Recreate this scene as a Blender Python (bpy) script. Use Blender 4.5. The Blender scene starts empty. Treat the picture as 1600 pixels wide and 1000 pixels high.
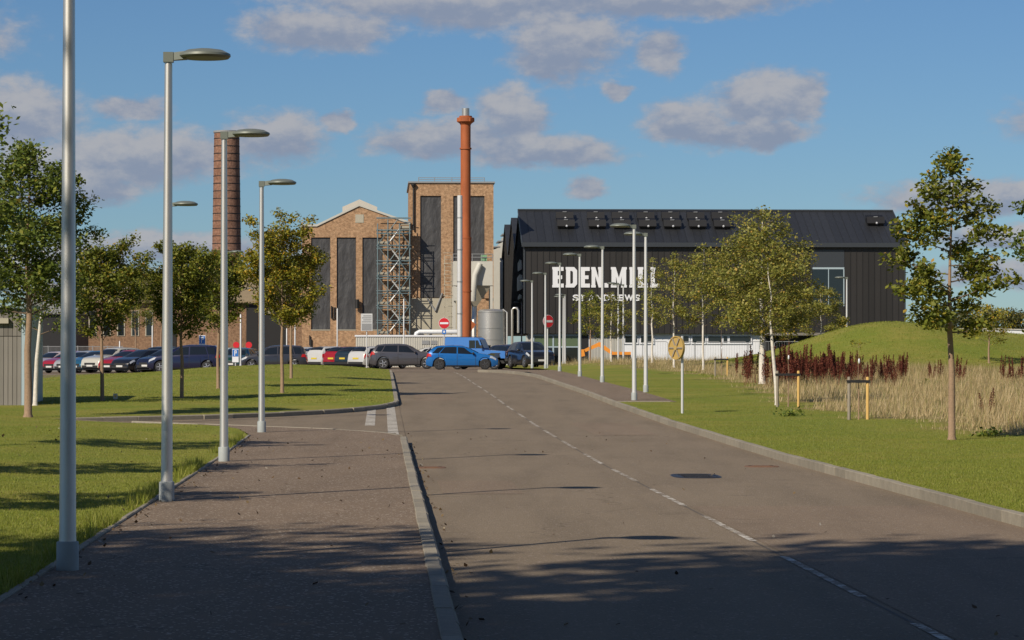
import bpy, math, random
import numpy as np
from mathutils import Vector, Matrix

R = math.radians
scene = bpy.context.scene
COL = scene.collection

# ------------------------------------------------------------------ camera
F = 4500.0                      # focal length in pixels of a 1600 px wide picture
HZ = 549.0                      # row of the horizon
CAMZ = 1.65
cam_d = bpy.data.cameras.new('camera'); cam = bpy.data.objects.new('camera', cam_d); COL.objects.link(cam)
cam_d.sensor_width = 36.0; cam_d.lens = 36.0 * F / 1600.0
cam_d.clip_start = 0.5; cam_d.clip_end = 6000
cam.location = (0, 0, CAMZ)
cam.rotation_euler = (R(90) + math.atan((HZ - 500) / F), 0, 0)
scene.camera = cam

# ------------------------------------------------------------------ world, sun, exposure
SUN_EL = R(36.0)
SUN_AZ_VEC = Vector((-0.615, -0.788, 0)).normalized()       # towards the sun, on the ground
world = bpy.data.worlds.new('World'); scene.world = world; world.use_nodes = True
sun_d = bpy.data.lights.new('sun', 'SUN'); sun = bpy.data.objects.new('sun', sun_d); COL.objects.link(sun)
sun_d.energy = 4.9; sun_d.angle = R(0.53); sun_d.color = (1.0, 0.89, 0.73)
to_sun = SUN_AZ_VEC * math.cos(SUN_EL) + Vector((0, 0, math.sin(SUN_EL)))
sun.rotation_euler = (-to_sun).to_track_quat('-Z', 'Y').to_euler()
sun.location = (-40, -50, 60)
scene.view_settings.view_transform = 'Standard'
scene.view_settings.look = 'None'
scene.view_settings.exposure = 0.0
scene.view_settings.gamma = 1.0
scene.view_settings.use_curve_mapping = False
cy = scene.cycles
cy.max_bounces = 5; cy.diffuse_bounces = 2; cy.glossy_bounces = 2; cy.transmission_bounces = 2; cy.transparent_max_bounces = 4
cy.caustics_reflective = False; cy.caustics_refractive = False
SKY_STRENGTH = 0.066
world.cycles.sampling_method = 'MANUAL'; world.cycles.sample_map_resolution = 256

def build_world():
    nt = world.node_tree; N = nt.nodes; L = nt.links
    N.clear()
    out = N.new('ShaderNodeOutputWorld'); bg = N.new('ShaderNodeBackground')
    bg.inputs['Strength'].default_value = SKY_STRENGTH
    sky = N.new('ShaderNodeTexSky'); sky.sky_type = 'NISHITA'; sky.sun_disc = False
    sky.sun_elevation = SUN_EL
    sky.sun_rotation = math.atan2(SUN_AZ_VEC.x, SUN_AZ_VEC.y)
    sky.altitude = 600; sky.air_density = 1.0; sky.dust_density = 0.1; sky.ozone_density = 2.5
    tc = N.new('ShaderNodeTexCoord')
    sep = N.new('ShaderNodeSeparateXYZ'); L.new(tc.outputs['Generated'], sep.inputs[0])
    def M(op, a, b=None, c=None):
        n = N.new('ShaderNodeMath'); n.operation = op
        for i, v in enumerate((a, b, c)):
            if v is None: continue
            if isinstance(v, (int, float)): n.inputs[i].default_value = v
            else: L.new(v, n.inputs[i])
        return n.outputs[0]
    az = M('MULTIPLY', M('ARCTAN2', sep.outputs[0], sep.outputs[1]), 180 / math.pi)
    el = M('MULTIPLY', M('ARCSINE', sep.outputs[2]), 180 / math.pi)
    comb = N.new('ShaderNodeCombineXYZ'); L.new(az, comb.inputs[0]); L.new(el, comb.inputs[1])
    # cumulus banks: (azimuth, elevation, half width, half height) in degrees
    def ang(px, py, w, h):
        return (math.degrees(math.atan((px - 800) / F)), math.degrees((HZ - py) / F), math.degrees(w / F), math.degrees(h / F))
    blobs = [ang(*b) for b in [
        (740, 6, 330, 46), (500, 50, 140, 42), (1020, 0, 290, 34), (885, 70, 118, 66), (1030, 85, 48, 38), (850, 96, 60, 34),
        (30, 185, 110, 60), (210, 245, 210, 55), (430, 215, 95, 48), (205, 172, 62, 20), (150, 290, 90, 36), (40, 270, 90, 60),
        (800, 185, 66, 62), (690, 162, 48, 20), (690, 215, 130, 36), (850, 240, 140, 30),
        (1195, 160, 92, 55), (1080, 190, 84, 42), (1262, 158, 42, 46), (1180, 206, 120, 26),
        (915, 292, 38, 18), (960, 142, 26, 16), (530, 190, 28, 16),
        (260, 388, 260, 30), (60, 420, 200, 40), (1530, 312, 200, 30), (1580, 368, 140, 20), (1590, 428, 170, 26), (1720, 200, 160, 60), (-150, 60, 200, 60)]]
    nz = N.new('ShaderNodeTexNoise'); nz.inputs['Scale'].default_value = 0.75; nz.inputs['Detail'].default_value = 5; nz.inputs['Roughness'].default_value = 0.62
    mp = N.new('ShaderNodeMapping'); mp.inputs['Scale'].default_value = (0.75, 1.25, 1); L.new(comb.outputs[0], mp.inputs[0]); L.new(mp.outputs[0], nz.inputs['Vector'])
    nb = N.new('ShaderNodeTexNoise'); nb.inputs['Scale'].default_value = 2.6; nb.inputs['Detail'].default_value = 5; nb.inputs['Roughness'].default_value = 0.6
    L.new(mp.outputs[0], nb.inputs['Vector'])
    # warp the blob outlines
    wz = N.new('ShaderNodeVectorMath'); wz.operation = 'SUBTRACT'; L.new(nz.outputs['Color'], wz.inputs[0]); wz.inputs[1].default_value = (.5, .5, .5)
    wz2 = N.new('ShaderNodeVectorMath'); wz2.operation = 'MULTIPLY'; L.new(wz.outputs[0], wz2.inputs[0]); wz2.inputs[1].default_value = (1.2, 0.75, 0)
    wp = N.new('ShaderNodeVectorMath'); wp.operation = 'ADD'; L.new(comb.outputs[0], wp.inputs[0]); L.new(wz2.outputs[0], wp.inputs[1])
    field = None; vert = None
    for (a, e, w, h) in blobs:
        m = N.new('ShaderNodeVectorMath'); m.operation = 'MULTIPLY_ADD'; L.new(wp.outputs[0], m.inputs[0]); m.inputs[1].default_value = (1 / w, 1 / h, 0); m.inputs[2].default_value = (-a / w, -e / h, 0)
        ln = N.new('ShaderNodeVectorMath'); ln.operation = 'LENGTH'; L.new(m.outputs[0], ln.inputs[0])
        f = ln.outputs['Value']
        field = f if field is None else M('SMOOTH_MIN', field, f, 0.2)
        if w * h < 0.35: continue
        sp = N.new('ShaderNodeSeparateXYZ'); L.new(m.outputs[0], sp.inputs[0])
        wgt = M('SUBTRACT', 1.0, M('MINIMUM', f, 1.0))
        contrib = M('MULTIPLY', wgt, sp.outputs[1])
        vert = contrib if vert is None else M('ADD', vert, contrib)
    field = M('SUBTRACT', 1.0, field)
    # unseen broken cloud beyond the view, its cover set to keep shade neutral
    gn = N.new('ShaderNodeTexNoise'); gn.inputs['Scale'].default_value = 3.0; gn.inputs['Detail'].default_value = 4
    L.new(tc.outputs['Generated'], gn.inputs['Vector'])
    gen = M('MULTIPLY_ADD', gn.outputs['Fac'], 4.0, -2.2)
    outs = N.new('ShaderNodeMapRange'); outs.interpolation_type = 'SMOOTHSTEP'
    outs.inputs['From Min'].default_value = 11; outs.inputs['From Max'].default_value = 16
    L.new(M('MAXIMUM', M('ABSOLUTE', az), M('MULTIPLY', el, 1.35)), outs.inputs['Value'])
    gen2 = M('SUBTRACT', M('MULTIPLY', M('ADD', gen, 1.0), outs.outputs[0]), 1.0)
    field = M('MAXIMUM', field, gen2)
    edge = M('ADD', field, M('MULTIPLY', M('SUBTRACT', nb.outputs['Fac'], 0.5), 0.85))
    dens = N.new('ShaderNodeMapRange'); dens.interpolation_type = 'SMOOTHSTEP'
    dens.inputs['From Min'].default_value = -0.14; dens.inputs['From Max'].default_value = 0.44
    L.new(edge, dens.inputs['Value'])
    lit = N.new('ShaderNodeMapRange'); lit.interpolation_type = 'SMOOTHSTEP'
    lit.inputs['From Min'].default_value = -0.35; lit.inputs['From Max'].default_value = 0.6
    L.new(M('ADD', M('MULTIPLY', vert, 1.5), M('MULTIPLY', M('SUBTRACT', nb.outputs['Fac'], 0.45), 1.7)), lit.inputs['Value'])
    k = 1.0 / SKY_STRENGTH
    cc = N.new('ShaderNodeMix'); cc.data_type = 'RGBA'; L.new(lit.outputs[0], cc.inputs['Factor'])
    cc.inputs['A'].default_value = (0.245 * k, 0.29 * k, 0.39 * k, 1); cc.inputs['B'].default_value = (0.415 * k, 0.42 * k, 0.45 * k, 1)
    # clear sky a touch deeper, as through the long lens
    tint = N.new('ShaderNodeMix'); tint.data_type = 'RGBA'; tint.blend_type = 'MULTIPLY'; tint.inputs['Factor'].default_value = 1.0
    L.new(sky.outputs[0], tint.inputs['A']); tint.inputs['B'].default_value = (0.555, 0.765, 1.02, 1)
    mix = N.new('ShaderNodeMix'); mix.data_type = 'RGBA'; L.new(M('MULTIPLY', dens.outputs[0], 0.93), mix.inputs['Factor'])
    L.new(tint.outputs['Result'], mix.inputs['A']); L.new(cc.outputs['Result'], mix.inputs['B'])
    L.new(mix.outputs['Result'], bg.inputs['Color']); L.new(bg.outputs[0], out.inputs[0])
build_world()

# ------------------------------------------------------------------ helpers
rng = random.Random(7)
nr = np.random.default_rng(11)

class MB:
    """collects shapes, links them as one mesh object"""
    def __init__(s): s.v = []; s.f = []
    def add(s, vs, fs):
        o = len(s.v); s.v += [tuple(p) for p in vs]; s.f += [tuple(i + o for i in f) for f in fs]; return s
    def box(s, x0, x1, y0, y1, z0, z1):
        return s.add([(x0,y0,z0),(x1,y0,z0),(x1,y1,z0),(x0,y1,z0),(x0,y0,z1),(x1,y0,z1),(x1,y1,z1),(x0,y1,z1)],
                     [(0,3,2,1),(4,5,6,7),(0,1,5,4),(1,2,6,5),(2,3,7,6),(3,0,4,7)])
    def tube(s, pts, rad, n=10, caps=True):
        pts = [Vector(p) for p in pts]
        if not isinstance(rad, (list, tuple)): rad = [rad] * len(pts)
        vs = []; prev = None
        for i, p in enumerate(pts):
            d = (pts[min(i+1, len(pts)-1)] - pts[max(i-1, 0)]).normalized()
            if prev is None:
                a = d.orthogonal().normalized()
            else:
                a = (prev - d * prev.dot(d))
                a = a.normalized() if a.length > 1e-6 else d.orthogonal().normalized()
            prev = a; b = d.cross(a)
            for k in range(n):
                t = 2 * math.pi * k / n
                vs.append(p + (a * math.cos(t) + b * math.sin(t)) * rad[i])
        fs = []
        for i in range(len(pts) - 1):
            for k in range(n):
                k2 = (k + 1) % n
                fs.append((i*n+k, i*n+k2, (i+1)*n+k2, (i+1)*n+k))
        if caps:
            fs.append(tuple(range(n))[::-1]); fs.append(tuple((len(pts)-1)*n + k for k in range(n)))
        return s.add(vs, fs)
    def lathe(s, prof, c=(0,0,0), axis='Z', n=20):
        vs = []; fs = []
        for (r, h) in prof:
            for k in range(n):
                t = 2 * math.pi * k / n; x, y = r * math.cos(t), r * math.sin(t)
                if axis == 'Z': p = (x, y, h)
                elif axis == 'Y': p = (x, h, y)
                else: p = (h, x, y)
                vs.append((p[0]+c[0], p[1]+c[1], p[2]+c[2]))
        for i in range(len(prof) - 1):
            for k in range(n):
                k2 = (k+1) % n; fs.append((i*n+k, i*n+k2, (i+1)*n+k2, (i+1)*n+k))
        if prof[0][0] > 1e-5: fs.append(tuple(range(n))[::-1])
        if prof[-1][0] > 1e-5: fs.append(tuple((len(prof)-1)*n + k for k in range(n)))
        return s.add(vs, fs)
    def prism(s, poly, y0, y1):
        """polygon in x,z swept along y"""
        n = len(poly)
        vs = [(x, y0, z) for x, z in poly] + [(x, y1, z) for x, z in poly]
        fs = [tuple(range(n)), tuple(range(n, 2*n))[::-1]] + [(i, i+n, (i+1) % n + n, (i+1) % n) for i in range(n)]
        return s.add(vs, fs)
    def mesh(s, name='mesh', mat=None, smooth=None):
        m = bpy.data.meshes.new(name); m.from_pydata(s.v, [], s.f); m.validate(); m.update()
        import bmesh
        bm = bmesh.new(); bm.from_mesh(m); bmesh.ops.recalc_face_normals(bm, faces=bm.faces); bm.to_mesh(m); bm.free()
        if smooth is not None:
            m.polygons.foreach_set('use_smooth', [True] * len(m.polygons)); m.set_sharp_from_angle(angle=R(smooth))
        if mat: m.materials.append(mat)
        return m
    def build(s, name, mat, parent=None, smooth=None, loc=None, rz=0):
        return put(name, s.mesh(name, mat, smooth), parent, loc, rz)

def put(name, mesh, parent=None, loc=None, rz=0):
    o = bpy.data.objects.new(name, mesh); COL.objects.link(o)
    if parent: o.parent = parent
    if loc is not None: o.location = loc
    if rz: o.rotation_euler = (0, 0, rz)
    return o
def tag(o, label=None, cat=None, group=None, kind=None):
    if label: o['label'] = label
    if cat: o['category'] = cat
    if group: o['group'] = group
    if kind: o['kind'] = kind
    return o
def thing(name, label, cat, loc=(0,0,0), rz=0, group=None):
    o = put(name, None, None, loc, rz); return tag(o, label, cat, group)
def copy_tree(o, parent=None):
    c = o.copy(); COL.objects.link(c); c.parent = parent
    for ch in o.children: copy_tree(ch, c)
    return c

# ------------------------------------------------------------------ materials
def mat_new(name):
    m = bpy.data.materials.new(name); m.use_nodes = True
    return m, m.node_tree.nodes, m.node_tree.links, m.node_tree.nodes['Principled BSDF']
def plain(name, col, rough=0.6, metal=0.0, var=0.12, scale=6.0, bump=0.0, bscale=40.0, coat=0.0, spec=0.5, objvar=0.0, stretch=1.0):
    m, N, L, b = mat_new(name)
    b.inputs['Roughness'].default_value = rough; b.inputs['Metallic'].default_value = metal
    b.inputs['Coat Weight'].default_value = coat; b.inputs['Specular IOR Level'].default_value = spec
    tc = N.new('ShaderNodeTexCoord'); nz = N.new('ShaderNodeTexNoise')
    nz.inputs['Scale'].default_value = scale; nz.inputs['Detail'].default_value = 6; nz.inputs['Roughness'].default_value = 0.65
    smp = N.new('ShaderNodeMapping'); smp.inputs['Scale'].default_value = (1, 1, stretch); L.new(tc.outputs['Object'], smp.inputs[0]); L.new(smp.outputs[0], nz.inputs['Vector'])
    mx = N.new('ShaderNodeMix'); mx.data_type = 'RGBA'; L.new(nz.outputs['Fac'], mx.inputs['Factor'])
    mx.inputs['A'].default_value = (*[c * (1 - var) for c in col], 1); mx.inputs['B'].default_value = (*[min(1, c * (1 + var)) for c in col], 1)
    colr = mx.outputs['Result']
    if objvar:          # single pieces differ a little in tone
        oi = N.new('ShaderNodeObjectInfo')
        colr = mixc(N, L, 1.0, colr, ramp(N, L, oi.outputs['Random'], [(0.0, (1 - objvar,) * 3), (1.0, (1 + objvar * .6,) * 3)]), 'MULTIPLY')
    L.new(colr, b.inputs['Base Color'])
    if bump:
        n2 = N.new('ShaderNodeTexNoise'); n2.inputs['Scale'].default_value = bscale; n2.inputs['Detail'].default_value = 4; L.new(tc.outputs['Object'], n2.inputs['Vector'])
        bp = N.new('ShaderNodeBump'); bp.inputs['Strength'].default_value = bump; bp.inputs['Distance'].default_value = 0.02
        L.new(n2.outputs['Fac'], bp.inputs['Height']); L.new(bp.outputs[0], b.inputs['Normal'])
    return m
def ramp(N, L, fac, stops):
    r = N.new('ShaderNodeValToRGB'); L.new(fac, r.inputs['Fac'])
    while len(r.color_ramp.elements) < len(stops): r.color_ramp.elements.new(0.5)
    for e, (p, c) in zip(r.color_ramp.elements, stops):
        e.position = p; e.color = (*c, 1) if len(c) == 3 else c
    return r.outputs[0]
def noise(N, L, vec, scale, detail=5, rough=0.6):
    n = N.new('ShaderNodeTexNoise'); n.inputs['Scale'].default_value = scale; n.inputs['Detail'].default_value = detail; n.inputs['Roughness'].default_value = rough
    L.new(vec, n.inputs['Vector']); return n.outputs['Fac']
def mixc(N, L, fac, a, b, mode='MIX'):
    m = N.new('ShaderNodeMix'); m.data_type = 'RGBA'; m.blend_type = mode
    if isinstance(fac, (int, float)): m.inputs['Factor'].default_value = fac
    else: L.new(fac, m.inputs['Factor'])
    for k, v in (('A', a), ('B', b)):
        if isinstance(v, tuple): m.inputs[k].default_value = (*v[:3], 1)
        else: L.new(v, m.inputs[k])
    return m.outputs['Result']

def asphalt(name, base, warm, speck, speck_amt, sscale=55.0):
    m, N, L, b = mat_new(name)
    tc = N.new('ShaderNodeTexCoord'); v = tc.outputs['Object']
    mp = N.new('ShaderNodeMapping'); mp.inputs['Scale'].default_value = (1.0, 0.12, 1); L.new(v, mp.inputs[0])
    big = noise(N, L, v, 0.22, 5); streak = noise(N, L, mp.outputs[0], 1.6, 5); fine = noise(N, L, v, 70, 3, 0.7)
    c = mixc(N, L, ramp(N, L, big, [(0.35, (0,0,0)), (0.65, (1,1,1))]), base, warm)
    c = mixc(N, L, ramp(N, L, streak, [(0.42, (0,0,0)), (0.7, (0.55,0.55,0.55))]), c, tuple(x * 0.72 for x in base))
    c = mixc(N, L, 0.55, c, ramp(N, L, fine, [(0.25, (0.25,0.25,0.25)), (0.75, (0.85,0.85,0.85))]), 'OVERLAY')
    # tyre-polished tracks along the road, hairline cracks, a few oil spots
    vr = N.new('ShaderNodeMapping'); vr.inputs['Rotation'].default_value = (0, 0, -math.atan(203 / F)); L.new(v, vr.inputs[0])
    sx = N.new('ShaderNodeSeparateXYZ'); L.new(vr.outputs[0], sx.inputs[0])
    wv = N.new('ShaderNodeMath'); wv.operation = 'SINE'
    wm = N.new('ShaderNodeMath'); wm.operation = 'MULTIPLY_ADD'; L.new(sx.outputs[0], wm.inputs[0]); wm.inputs[1].default_value = 4.4; wm.inputs[2].default_value = 2.0
    L.new(wm.outputs[0], wv.inputs[0])
    c = mixc(N, L, ramp(N, L, wv.outputs[0], [(0.0, (0,0,0)), (0.9, (0.30,0.30,0.30))]), c, tuple(x * 1.18 for x in base))
    cr = N.new('ShaderNodeTexVoronoi'); cr.feature = 'DISTANCE_TO_EDGE'; cr.inputs['Scale'].default_value = 0.21
    wn = N.new('ShaderNodeTexNoise'); wn.inputs['Scale'].default_value = 1.3; wn.inputs['Detail'].default_value = 4; L.new(v, wn.inputs['Vector'])
    wa = N.new('ShaderNodeVectorMath'); wa.operation = 'ADD'; L.new(v, wa.inputs[0]); L.new(wn.outputs['Color'], wa.inputs[1]); L.new(wa.outputs[0], cr.inputs['Vector'])
    ck = ramp(N, L, cr.outputs['Distance'], [(0.0, (0.55,0.55,0.55)), (0.006, (0,0,0))])
    ckm = mixc(N, L, ramp(N, L, big, [(0.48, (0,0,0)), (0.56, (1,1,1))]), (0, 0, 0), ck)
    c = mixc(N, L, ckm, c, tuple(x * 0.4 for x in base))
    ol = noise(N, L, v, 0.9, 2, 0.4); c = mixc(N, L, ramp(N, L, ol, [(0.70, (0,0,0)), (0.78, (0.4,0.4,0.4))]), c, tuple(x * 0.55 for x in base))
    vo = N.new('ShaderNodeTexVoronoi'); vo.inputs['Scale'].default_value = sscale; L.new(v, vo.inputs['Vector'])
    sp = N.new('ShaderNodeSeparateColor'); L.new(vo.outputs['Color'], sp.inputs[0])
    gt = N.new('ShaderNodeMath'); gt.operation = 'GREATER_THAN'; gt.inputs[1].default_value = 1 - speck_amt; L.new(sp.outputs[0], gt.inputs[0])
    c = mixc(N, L, gt.outputs[0], c, speck)
    L.new(c, b.inputs['Base Color']); b.inputs['Roughness'].default_value = 0.9; b.inputs['Specular IOR Level'].default_value = 0.25
    bp = N.new('ShaderNodeBump'); bp.inputs['Strength'].default_value = 0.5; bp.inputs['Distance'].default_value = 0.012
    L.new(vo.outputs['Distance'], bp.inputs['Height']); L.new(bp.outputs[0], b.inputs['Normal'])
    return m

def lawn_mat(name='mown grass soil'):
    m, N, L, b = mat_new(name)
    tc = N.new('ShaderNodeTexCoord'); v = tc.outputs['Object']
    big = noise(N, L, v, 0.25, 5); mid = noise(N, L, v, 1.7, 6); fine = noise(N, L, v, 34, 4, 0.75)
    c = mixc(N, L, ramp(N, L, big, [(0.38, (0,0,0)), (0.62, (1,1,1))]), (0.175, 0.205, 0.030), (0.255, 0.232, 0.050))
    c = mixc(N, L, ramp(N, L, mid, [(0.45, (0,0,0)), (0.75, (0.8,0.8,0.8))]), c, (0.14, 0.185, 0.026))
    c = mixc(N, L, 0.55, c, ramp(N, L, fine, [(0.2, (0.2,0.2,0.2)), (0.8, (0.8,0.8,0.8))]), 'OVERLAY')
    at = N.new('ShaderNodeAttribute'); at.attribute_name = 'meadow'
    dry = mixc(N, L, mid, (0.27, 0.205, 0.085), (0.20, 0.175, 0.06))
    c = mixc(N, L, at.outputs['Fac'], c, dry)
    L.new(c, b.inputs['Base Color']); b.inputs['Roughness'].default_value = 0.9; b.inputs['Specular IOR Level'].default_value = 0.15
    bp = N.new('ShaderNodeBump'); bp.inputs['Strength'].default_value = 0.6; bp.inputs['Distance'].default_value = 0.03
    L.new(fine, bp.inputs['Height']); L.new(bp.outputs[0], b.inputs['Normal'])
    return m

def leaf_mat(name, stops, trans=0.3, rough=0.5):
    m, N, L, b = mat_new(name)
    g = N.new('ShaderNodeNewGeometry')
    c = ramp(N, L, g.outputs['Random Per Island'], stops)
    L.new(c, b.inputs['Base Color']); b.inputs['Roughness'].default_value = rough; b.inputs['Specular IOR Level'].default_value = 0.35
    t = N.new('ShaderNodeBsdfTranslucent'); L.new(c, t.inputs['Color'])
    mx = N.new('ShaderNodeMixShader'); mx.inputs[0].default_value = trans
    out = N['Material Output']; L.new(b.outputs[0], mx.inputs[1]); L.new(t.outputs[0], mx.inputs[2]); L.new(mx.outputs[0], out.inputs[0])
    return m

def brick_mat(name, c1, c2, mortar, rough=0.9, rowh=0.075, width=0.225, sat=1.0):
    m, N, L, b = mat_new(name)
    tc = N.new('ShaderNodeTexCoord'); sp = N.new('ShaderNodeSeparateXYZ'); L.new(tc.outputs['Object'], sp.inputs[0])
    ad = N.new('ShaderNodeMath'); ad.operation = 'ADD'; L.new(sp.outputs[0], ad.inputs[0]); L.new(sp.outputs[1], ad.inputs[1])
    cb = N.new('ShaderNodeCombineXYZ'); L.new(ad.outputs[0], cb.inputs[0]); L.new(sp.outputs[2], cb.inputs[1])
    bt = N.new('ShaderNodeTexBrick'); L.new(cb.outputs[0], bt.inputs['Vector'])
    bt.inputs['Scale'].default_value = 1.0; bt.inputs['Brick Width'].default_value = width; bt.inputs['Row Height'].default_value = rowh
    bt.inputs['Mortar Size'].default_value = 0.008; bt.inputs['Color1'].default_value = (*c1, 1); bt.inputs['Color2'].default_value = (*c2, 1); bt.inputs['Mortar'].default_value = (*mortar, 1)
    st = N.new('ShaderNodeMapping'); st.inputs['Scale'].default_value = (1, 1, 0.5); L.new(tc.outputs['Object'], st.inputs[0])
    mot = noise(N, L, tc.outputs['Object'], 4.5, 5, 0.75); patch = noise(N, L, st.outputs[0], 0.7, 5)
    c = mixc(N, L, 0.75, bt.outputs['Color'], ramp(N, L, mot, [(0.32, (0.18,0.18,0.18)), (0.68, (0.80,0.80,0.80))]), 'OVERLAY')
    c = mixc(N, L, ramp(N, L, patch, [(0.5, (0,0,0)), (0.72, (0.55,0.55,0.55))]), c, tuple(x * 0.55 for x in c1))
    L.new(c, b.inputs['Base Color']); b.inputs['Roughness'].default_value = rough; b.inputs['Specular IOR Level'].default_value = 0.2
    bp = N.new('ShaderNodeBump'); bp.inputs['Strength'].default_value = 0.5; bp.inputs['Distance'].default_value = 0.02
    L.new(bt.outputs['Fac'], bp.inputs['Height']); bp.invert = True; L.new(bp.outputs[0], b.inputs['Normal'])
    return m

def paint_mat(name, col, rough=0.28):
    m = plain(name, col, rough=rough, metal=0.25, var=0.05, scale=3, coat=0.9); return m

def worn_paint(name, col, under, amount=0.5, scale=9):
    m, N, L, b = mat_new(name)
    tc = N.new('ShaderNodeTexCoord')
    n = noise(N, L, tc.outputs['Object'], scale, 7, 0.75)
    n2 = noise(N, L, tc.outputs['Object'], 90, 3, 0.7)
    ad = N.new('ShaderNodeMath'); ad.operation = 'MULTIPLY_ADD'; L.new(n2, ad.inputs[0]); ad.inputs[1].default_value = 0.35; L.new(n, ad.inputs[2])
    f = ramp(N, L, ad.outputs[0], [(amount + 0.08, (0,0,0)), (amount + 0.16, (1,1,1))])
    c = mixc(N, L, f, under, col)
    L.new(c, b.inputs['Base Color']); b.inputs['Roughness'].default_value = 0.8
    return m

def wrinkle_mat(name, col):
    m, N, L, b = mat_new(name)
    tc = N.new('ShaderNodeTexCoord'); mp = N.new('ShaderNodeMapping'); mp.inputs['Scale'].default_value = (1.0, 1.0, 0.45); mp.inputs['Rotation'].default_value = (0, R(25), 0)
    L.new(tc.outputs['Object'], mp.inputs[0])
    n = noise(N, L, mp.outputs[0], 1.5, 3, 0.5)
    bp = N.new('ShaderNodeBump'); bp.inputs['Strength'].default_value = 1.0; bp.inputs['Distance'].default_value = 0.16
    L.new(n, bp.inputs['Height']); L.new(bp.outputs[0], b.inputs['Normal'])
    c = mixc(N, L, n, tuple(x * 0.8 for x in col), tuple(x * 1.2 for x in col))
    L.new(c, b.inputs['Base Color']); b.inputs['Roughness'].default_value = 0.5
    return m

MAT = {}
MAT['road'] = asphalt('road asphalt', (0.188, 0.149, 0.105), (0.212, 0.169, 0.120), (0.32, 0.26, 0.22), 0.03)
MAT['path'] = asphalt('path asphalt', (0.178, 0.133, 0.094), (0.202, 0.150, 0.106), (0.46, 0.40, 0.33), 0.05, 55)
MAT['carpark'] = asphalt('car park asphalt', (0.17, 0.135, 0.10), (0.22, 0.165, 0.115), (0.3, 0.27, 0.24), 0.02)
MAT['kerb'] = plain('kerb concrete', (0.275, 0.245, 0.19), 0.9, var=0.4, scale=9, objvar=.16, bump=0.4, bscale=60)
MAT['bed'] = plain('kerb bedding', (0.16, 0.13, 0.10), 0.95, var=0.25, scale=9)
MAT['lawn'] = lawn_mat()
MAT['soil'] = plain('far ground', (0.10, 0.11, 0.03), 0.95, var=0.3, scale=0.1)
MAT['roadpaint'] = worn_paint('worn white road paint', (0.60, 0.57, 0.51), (0.188, 0.149, 0.105), 0.59, 6)
MAT['freshpaint'] = worn_paint('white junction paint', (0.58, 0.55, 0.49), (0.188, 0.149, 0.105), 0.48)
MAT['seam'] = plain('sealed joint', (0.10, 0.085, 0.07), 0.9, var=0.3, scale=3)
MAT['iron'] = plain('cast iron', (0.045, 0.045, 0.05), 0.45, metal=0.6, var=0.3, scale=18, bump=0.5, bscale=50)
MAT['rustiron'] = plain('rusty grate iron', (0.16, 0.085, 0.05), 0.8, var=0.3, scale=14)
MAT['galv'] = plain('galvanised steel', (0.66, 0.65, 0.63), 0.46, metal=0.9, var=0.10, scale=5)
MAT['galvfar'] = plain('pale galvanised steel', (0.62, 0.63, 0.63), 0.5, metal=0.3, var=0.08, scale=5)
MAT['sleeve'] = plain('grey painted column sleeve', (0.34, 0.37, 0.37), 0.6, var=0.12, scale=12)
MAT['lamphead'] = plain('grey green lamp housing', (0.17, 0.19, 0.165), 0.5, metal=0.2, var=0.1)
MAT['lens'] = plain('lamp lens', (0.50, 0.47, 0.38), 0.2, var=0.05)
MAT['bark'] = plain('brown bark', (0.30, 0.205, 0.135), 0.95, var=0.4, scale=14, bump=0.6, bscale=45)
MAT['birchbark'] = plain('white birch bark', (0.62, 0.58, 0.52), 0.8, var=0.5, scale=9, bump=0.4)
MAT['clad'] = plain('charcoal cladding', (0.023, 0.021, 0.020), 0.5, var=0.45, scale=1.6, objvar=.22, stretch=.12)
MAT['cladtrim'] = plain('blue black trim', (0.040, 0.046, 0.055), 0.35, var=0.1)
MAT['roofclad'] = plain('slate blue standing seam', (0.024, 0.026, 0.030), 0.47, var=0.4, scale=1.2, objvar=.2, stretch=.5)
MAT['ventblack'] = plain('black vent', (0.008, 0.008, 0.009), 0.5, var=0.1)
MAT['white'] = plain('white paint', (0.74, 0.76, 0.80), 0.5, var=0.06)
MAT['offwhite'] = plain('off white cladding', (0.50, 0.49, 0.44), 0.6, var=0.1, scale=2)
MAT['beige'] = plain('beige cladding', (0.40, 0.37, 0.29), 0.65, var=0.1, scale=2)
MAT['glass'] = plain('dark glazing', (0.012, 0.016, 0.02), 0.06, var=0.2, spec=0.8)
MAT['greenglass'] = plain('green tinted glazing', (0.10, 0.14, 0.08), 0.12, var=0.15, spec=0.6)
MAT['brick'] = brick_mat('buff brick', (0.37, 0.215, 0.118), (0.47, 0.295, 0.17), (0.36, 0.26, 0.175))
MAT['redbrick'] = brick_mat('red chimney brick', (0.235, 0.122, 0.080), (0.29, 0.155, 0.105), (0.21, 0.14, 0.11))
MAT['brownbrick'] = brick_mat('sooty brown brick', (0.25, 0.145, 0.085), (0.31, 0.19, 0.115), (0.24, 0.17, 0.12))
MAT['twig'] = plain('thin brown twig', (0.13, 0.095, 0.065), 0.9, var=0.3, scale=12)
MAT['board'] = wrinkle_mat('grey wrinkled sheeting', (0.055, 0.055, 0.058))
MAT['rust'] = plain('orange weathering steel', (0.36, 0.098, 0.030), 0.75, var=0.5, scale=2.2, stretch=.3)
MAT['steel'] = plain('stainless steel', (0.55, 0.53, 0.49), 0.38, metal=0.75, var=0.08, scale=3)
MAT['scaf'] = plain('scaffold tube', (0.15, 0.22, 0.245), 0.5, metal=0.2, var=0.2)
MAT['scafboard'] = plain('scaffold board', (0.36, 0.33, 0.26), 0.8, var=0.25)
MAT['black'] = plain('black', (0.012, 0.012, 0.013), 0.6, var=0.1)
MAT['tanroof'] = plain('tan corrugated roof', (0.26, 0.20, 0.12), 0.85, var=0.25, scale=1.2)
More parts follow.
